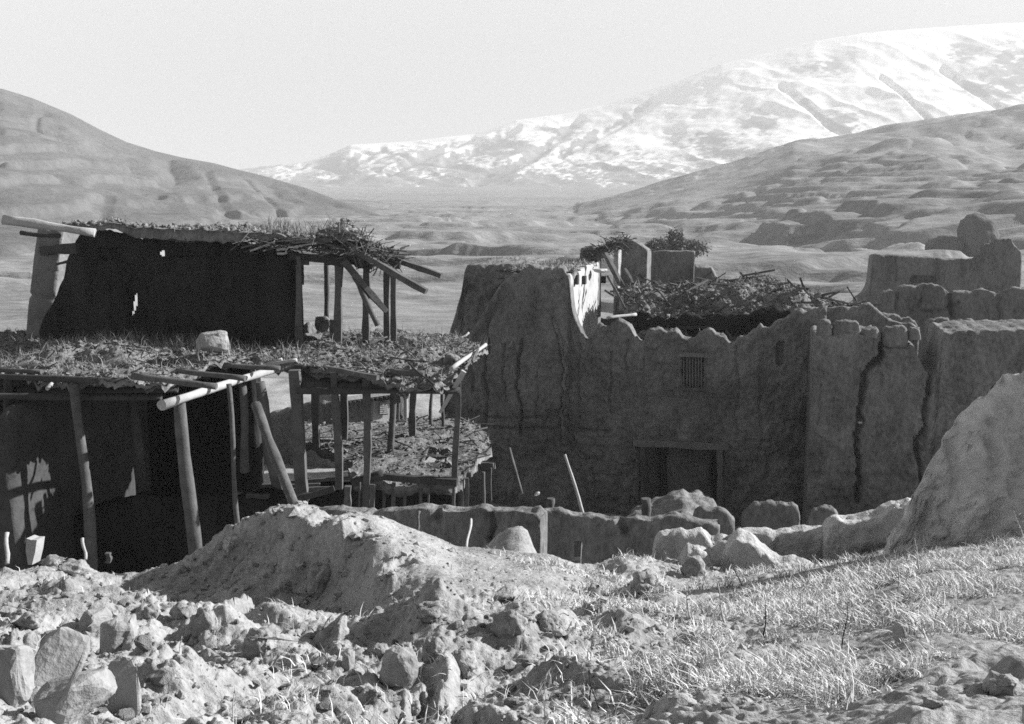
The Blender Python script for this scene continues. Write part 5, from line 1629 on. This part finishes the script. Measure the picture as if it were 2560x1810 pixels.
# bits standing on the left crest
loose('thin_stub', 'thin pale stub with a bent top on the left crest', (214, 1400, 10.2), (206, 1346, 10.4), 8, 8, M_PALEWOOD, cat='stake')
loose('short_stub', 'short square stub on the left crest right of the tall post', (270, 1406, 10.2), (270, 1382, 10.2), 15, 14, M_WOOD, True, cat='stake')
loose('thin_stub', 'upright pale stub at the far left edge', (17, 1410, 10.4), (17, 1332, 10.6), 11, 10, M_PALEWOOD, cat='stake')
bd = []
for (a, b) in ((66, 1346), (78, 1350), (92, 1350), (88, 1380), (80, 1412), (70, 1412), (64, 1375)):
    bd.append(P(a, b, 10.3))
bd2 = [p + np.array([.03, .12, 0]) for p in bd]
nb = len(bd)
o = obj('broken_board', np.array(bd + bd2), M_PALEWOOD, N=[list(range(nb))[::-1], [nb + k for k in range(nb)]] + [[k, (k + 1) % nb, nb + (k + 1) % nb, nb + k] for k in range(nb)], smooth=False)
tag(o, 'bright splintered board stuck upright on the left crest', 'board')

# ================================================================== trees beyond the village
def tree(name, label, px, py_base, d, h, wd, seed, dens=1500, cat='tree', leaf=.22):
    r = np.random.default_rng(seed)
    b = P(px, py_base, d)
    root = thing(name, b, label, cat)
    V, Q, N = tube_geo(b - [0, 0, .3], b + [0, 0, h * .55], h * .028, h * .012, n=8, k=5, wob=h * .02, seed=seed)
    VV, QQ, NN = [V], list(Q), list(N)
    for k in range(7):
        p = b + np.array([0, 0, h * r.uniform(.25, .5)])
        an = r.uniform(0, 6.28)
        e = p + np.array([math.cos(an) * wd * .35, math.sin(an) * wd * .35, h * r.uniform(.2, .4)])
        V2, Q2, N2 = tube_geo(p, e, h * .012, h * .004, n=5, k=3, wob=h * .01, seed=seed + k)
        off = sum(len(v) for v in VV)
        VV.append(V2)
        QQ += [tuple(x + off for x in q) for q in Q2]
        NN += [[x + off for x in q] for q in N2]
    obj('trunk', np.concatenate(VV), M_BARK, Q=QQ, N=NN, parent=root, origin=b)
    cc = []
    for k in range(16):
        u = r.normal(0, 1, 3)
        u /= np.linalg.norm(u)
        c = b + np.array([u[0] * wd * .33, u[1] * wd * .33, h * .50 + u[2] * h * .34])
        cc.append(c + r.normal(0, 1, (dens // 16, 3)) * np.array([wd * .11, wd * .11, h * .10]))
    cc = np.concatenate(cc)
    nrm = r.normal(0, 1, cc.shape)
    nrm /= np.linalg.norm(nrm, axis=1)[:, None]
    s = np.cross(nrm, r.normal(0, 1, cc.shape))
    s /= np.linalg.norm(s, axis=1)[:, None]
    u2 = np.cross(nrm, s)
    sz = (leaf * r.uniform(.5, 1.3, len(cc)))[:, None]
    V = np.stack([cc - s * sz, cc - u2 * sz * .6, cc + s * sz, cc + u2 * sz * .6], 1).reshape(-1, 4 * 0 + 3)
    obj('crown', V, M_LEAF if cat == 'tree' else M_SCRUB, Q=np.arange(len(cc) * 4).reshape(-1, 4), parent=root, smooth=False)
    return root


for lb, px_, pb_, w_, h_, sd in (('rounded earthen outcrop rising behind the turret wall', 2442, 612, 7.2, 8.8, 801), ('lower earthen hump left of the rounded outcrop', 2362, 626, 6.4, 4.2, 802)):
    bm = bmesh.new()
    bmesh.ops.create_icosphere(bm, subdivisions=4, radius=1.0)
    co = np.array([v.co[:] for v in bm.verts])
    fc_ = np.array([[v.index for v in f.verts] for f in bm.faces])
    bm.free()
    co = co * (1 + .14 * fbm(co[:, 0] * 2 + sd, co[:, 1] * 2, co[:, 2] * 2, oct=4, seed=sd))[:, None]
    co = np.sign(co) * np.abs(co) ** .85 * np.array([w_ / 2, 3.2, h_ * .62])
    o = obj('earth_outcrop', co + P(px_, pb_, 190), M_HILL, T=fc_)
    tag(o, lb, 'outcrop')
tree('bushy_tree', 'dark bush rising over the square dark wall', 1688, 648, 88, 2.6, 1.7, 3, 2200, 'bush', .11)
for k, (a, b, d, h, w_, lb) in enumerate(((1648, 640, 90, 1.5, 2.6, 'low scrub directly behind the broken gable'), (1728, 645, 92, 1.6, 3.0, 'low scrub behind the square dark wall'))):
    tree('scrub_bush', lb, a, b, d, h, w_, 10 + k, 2600, 'bush', .11)
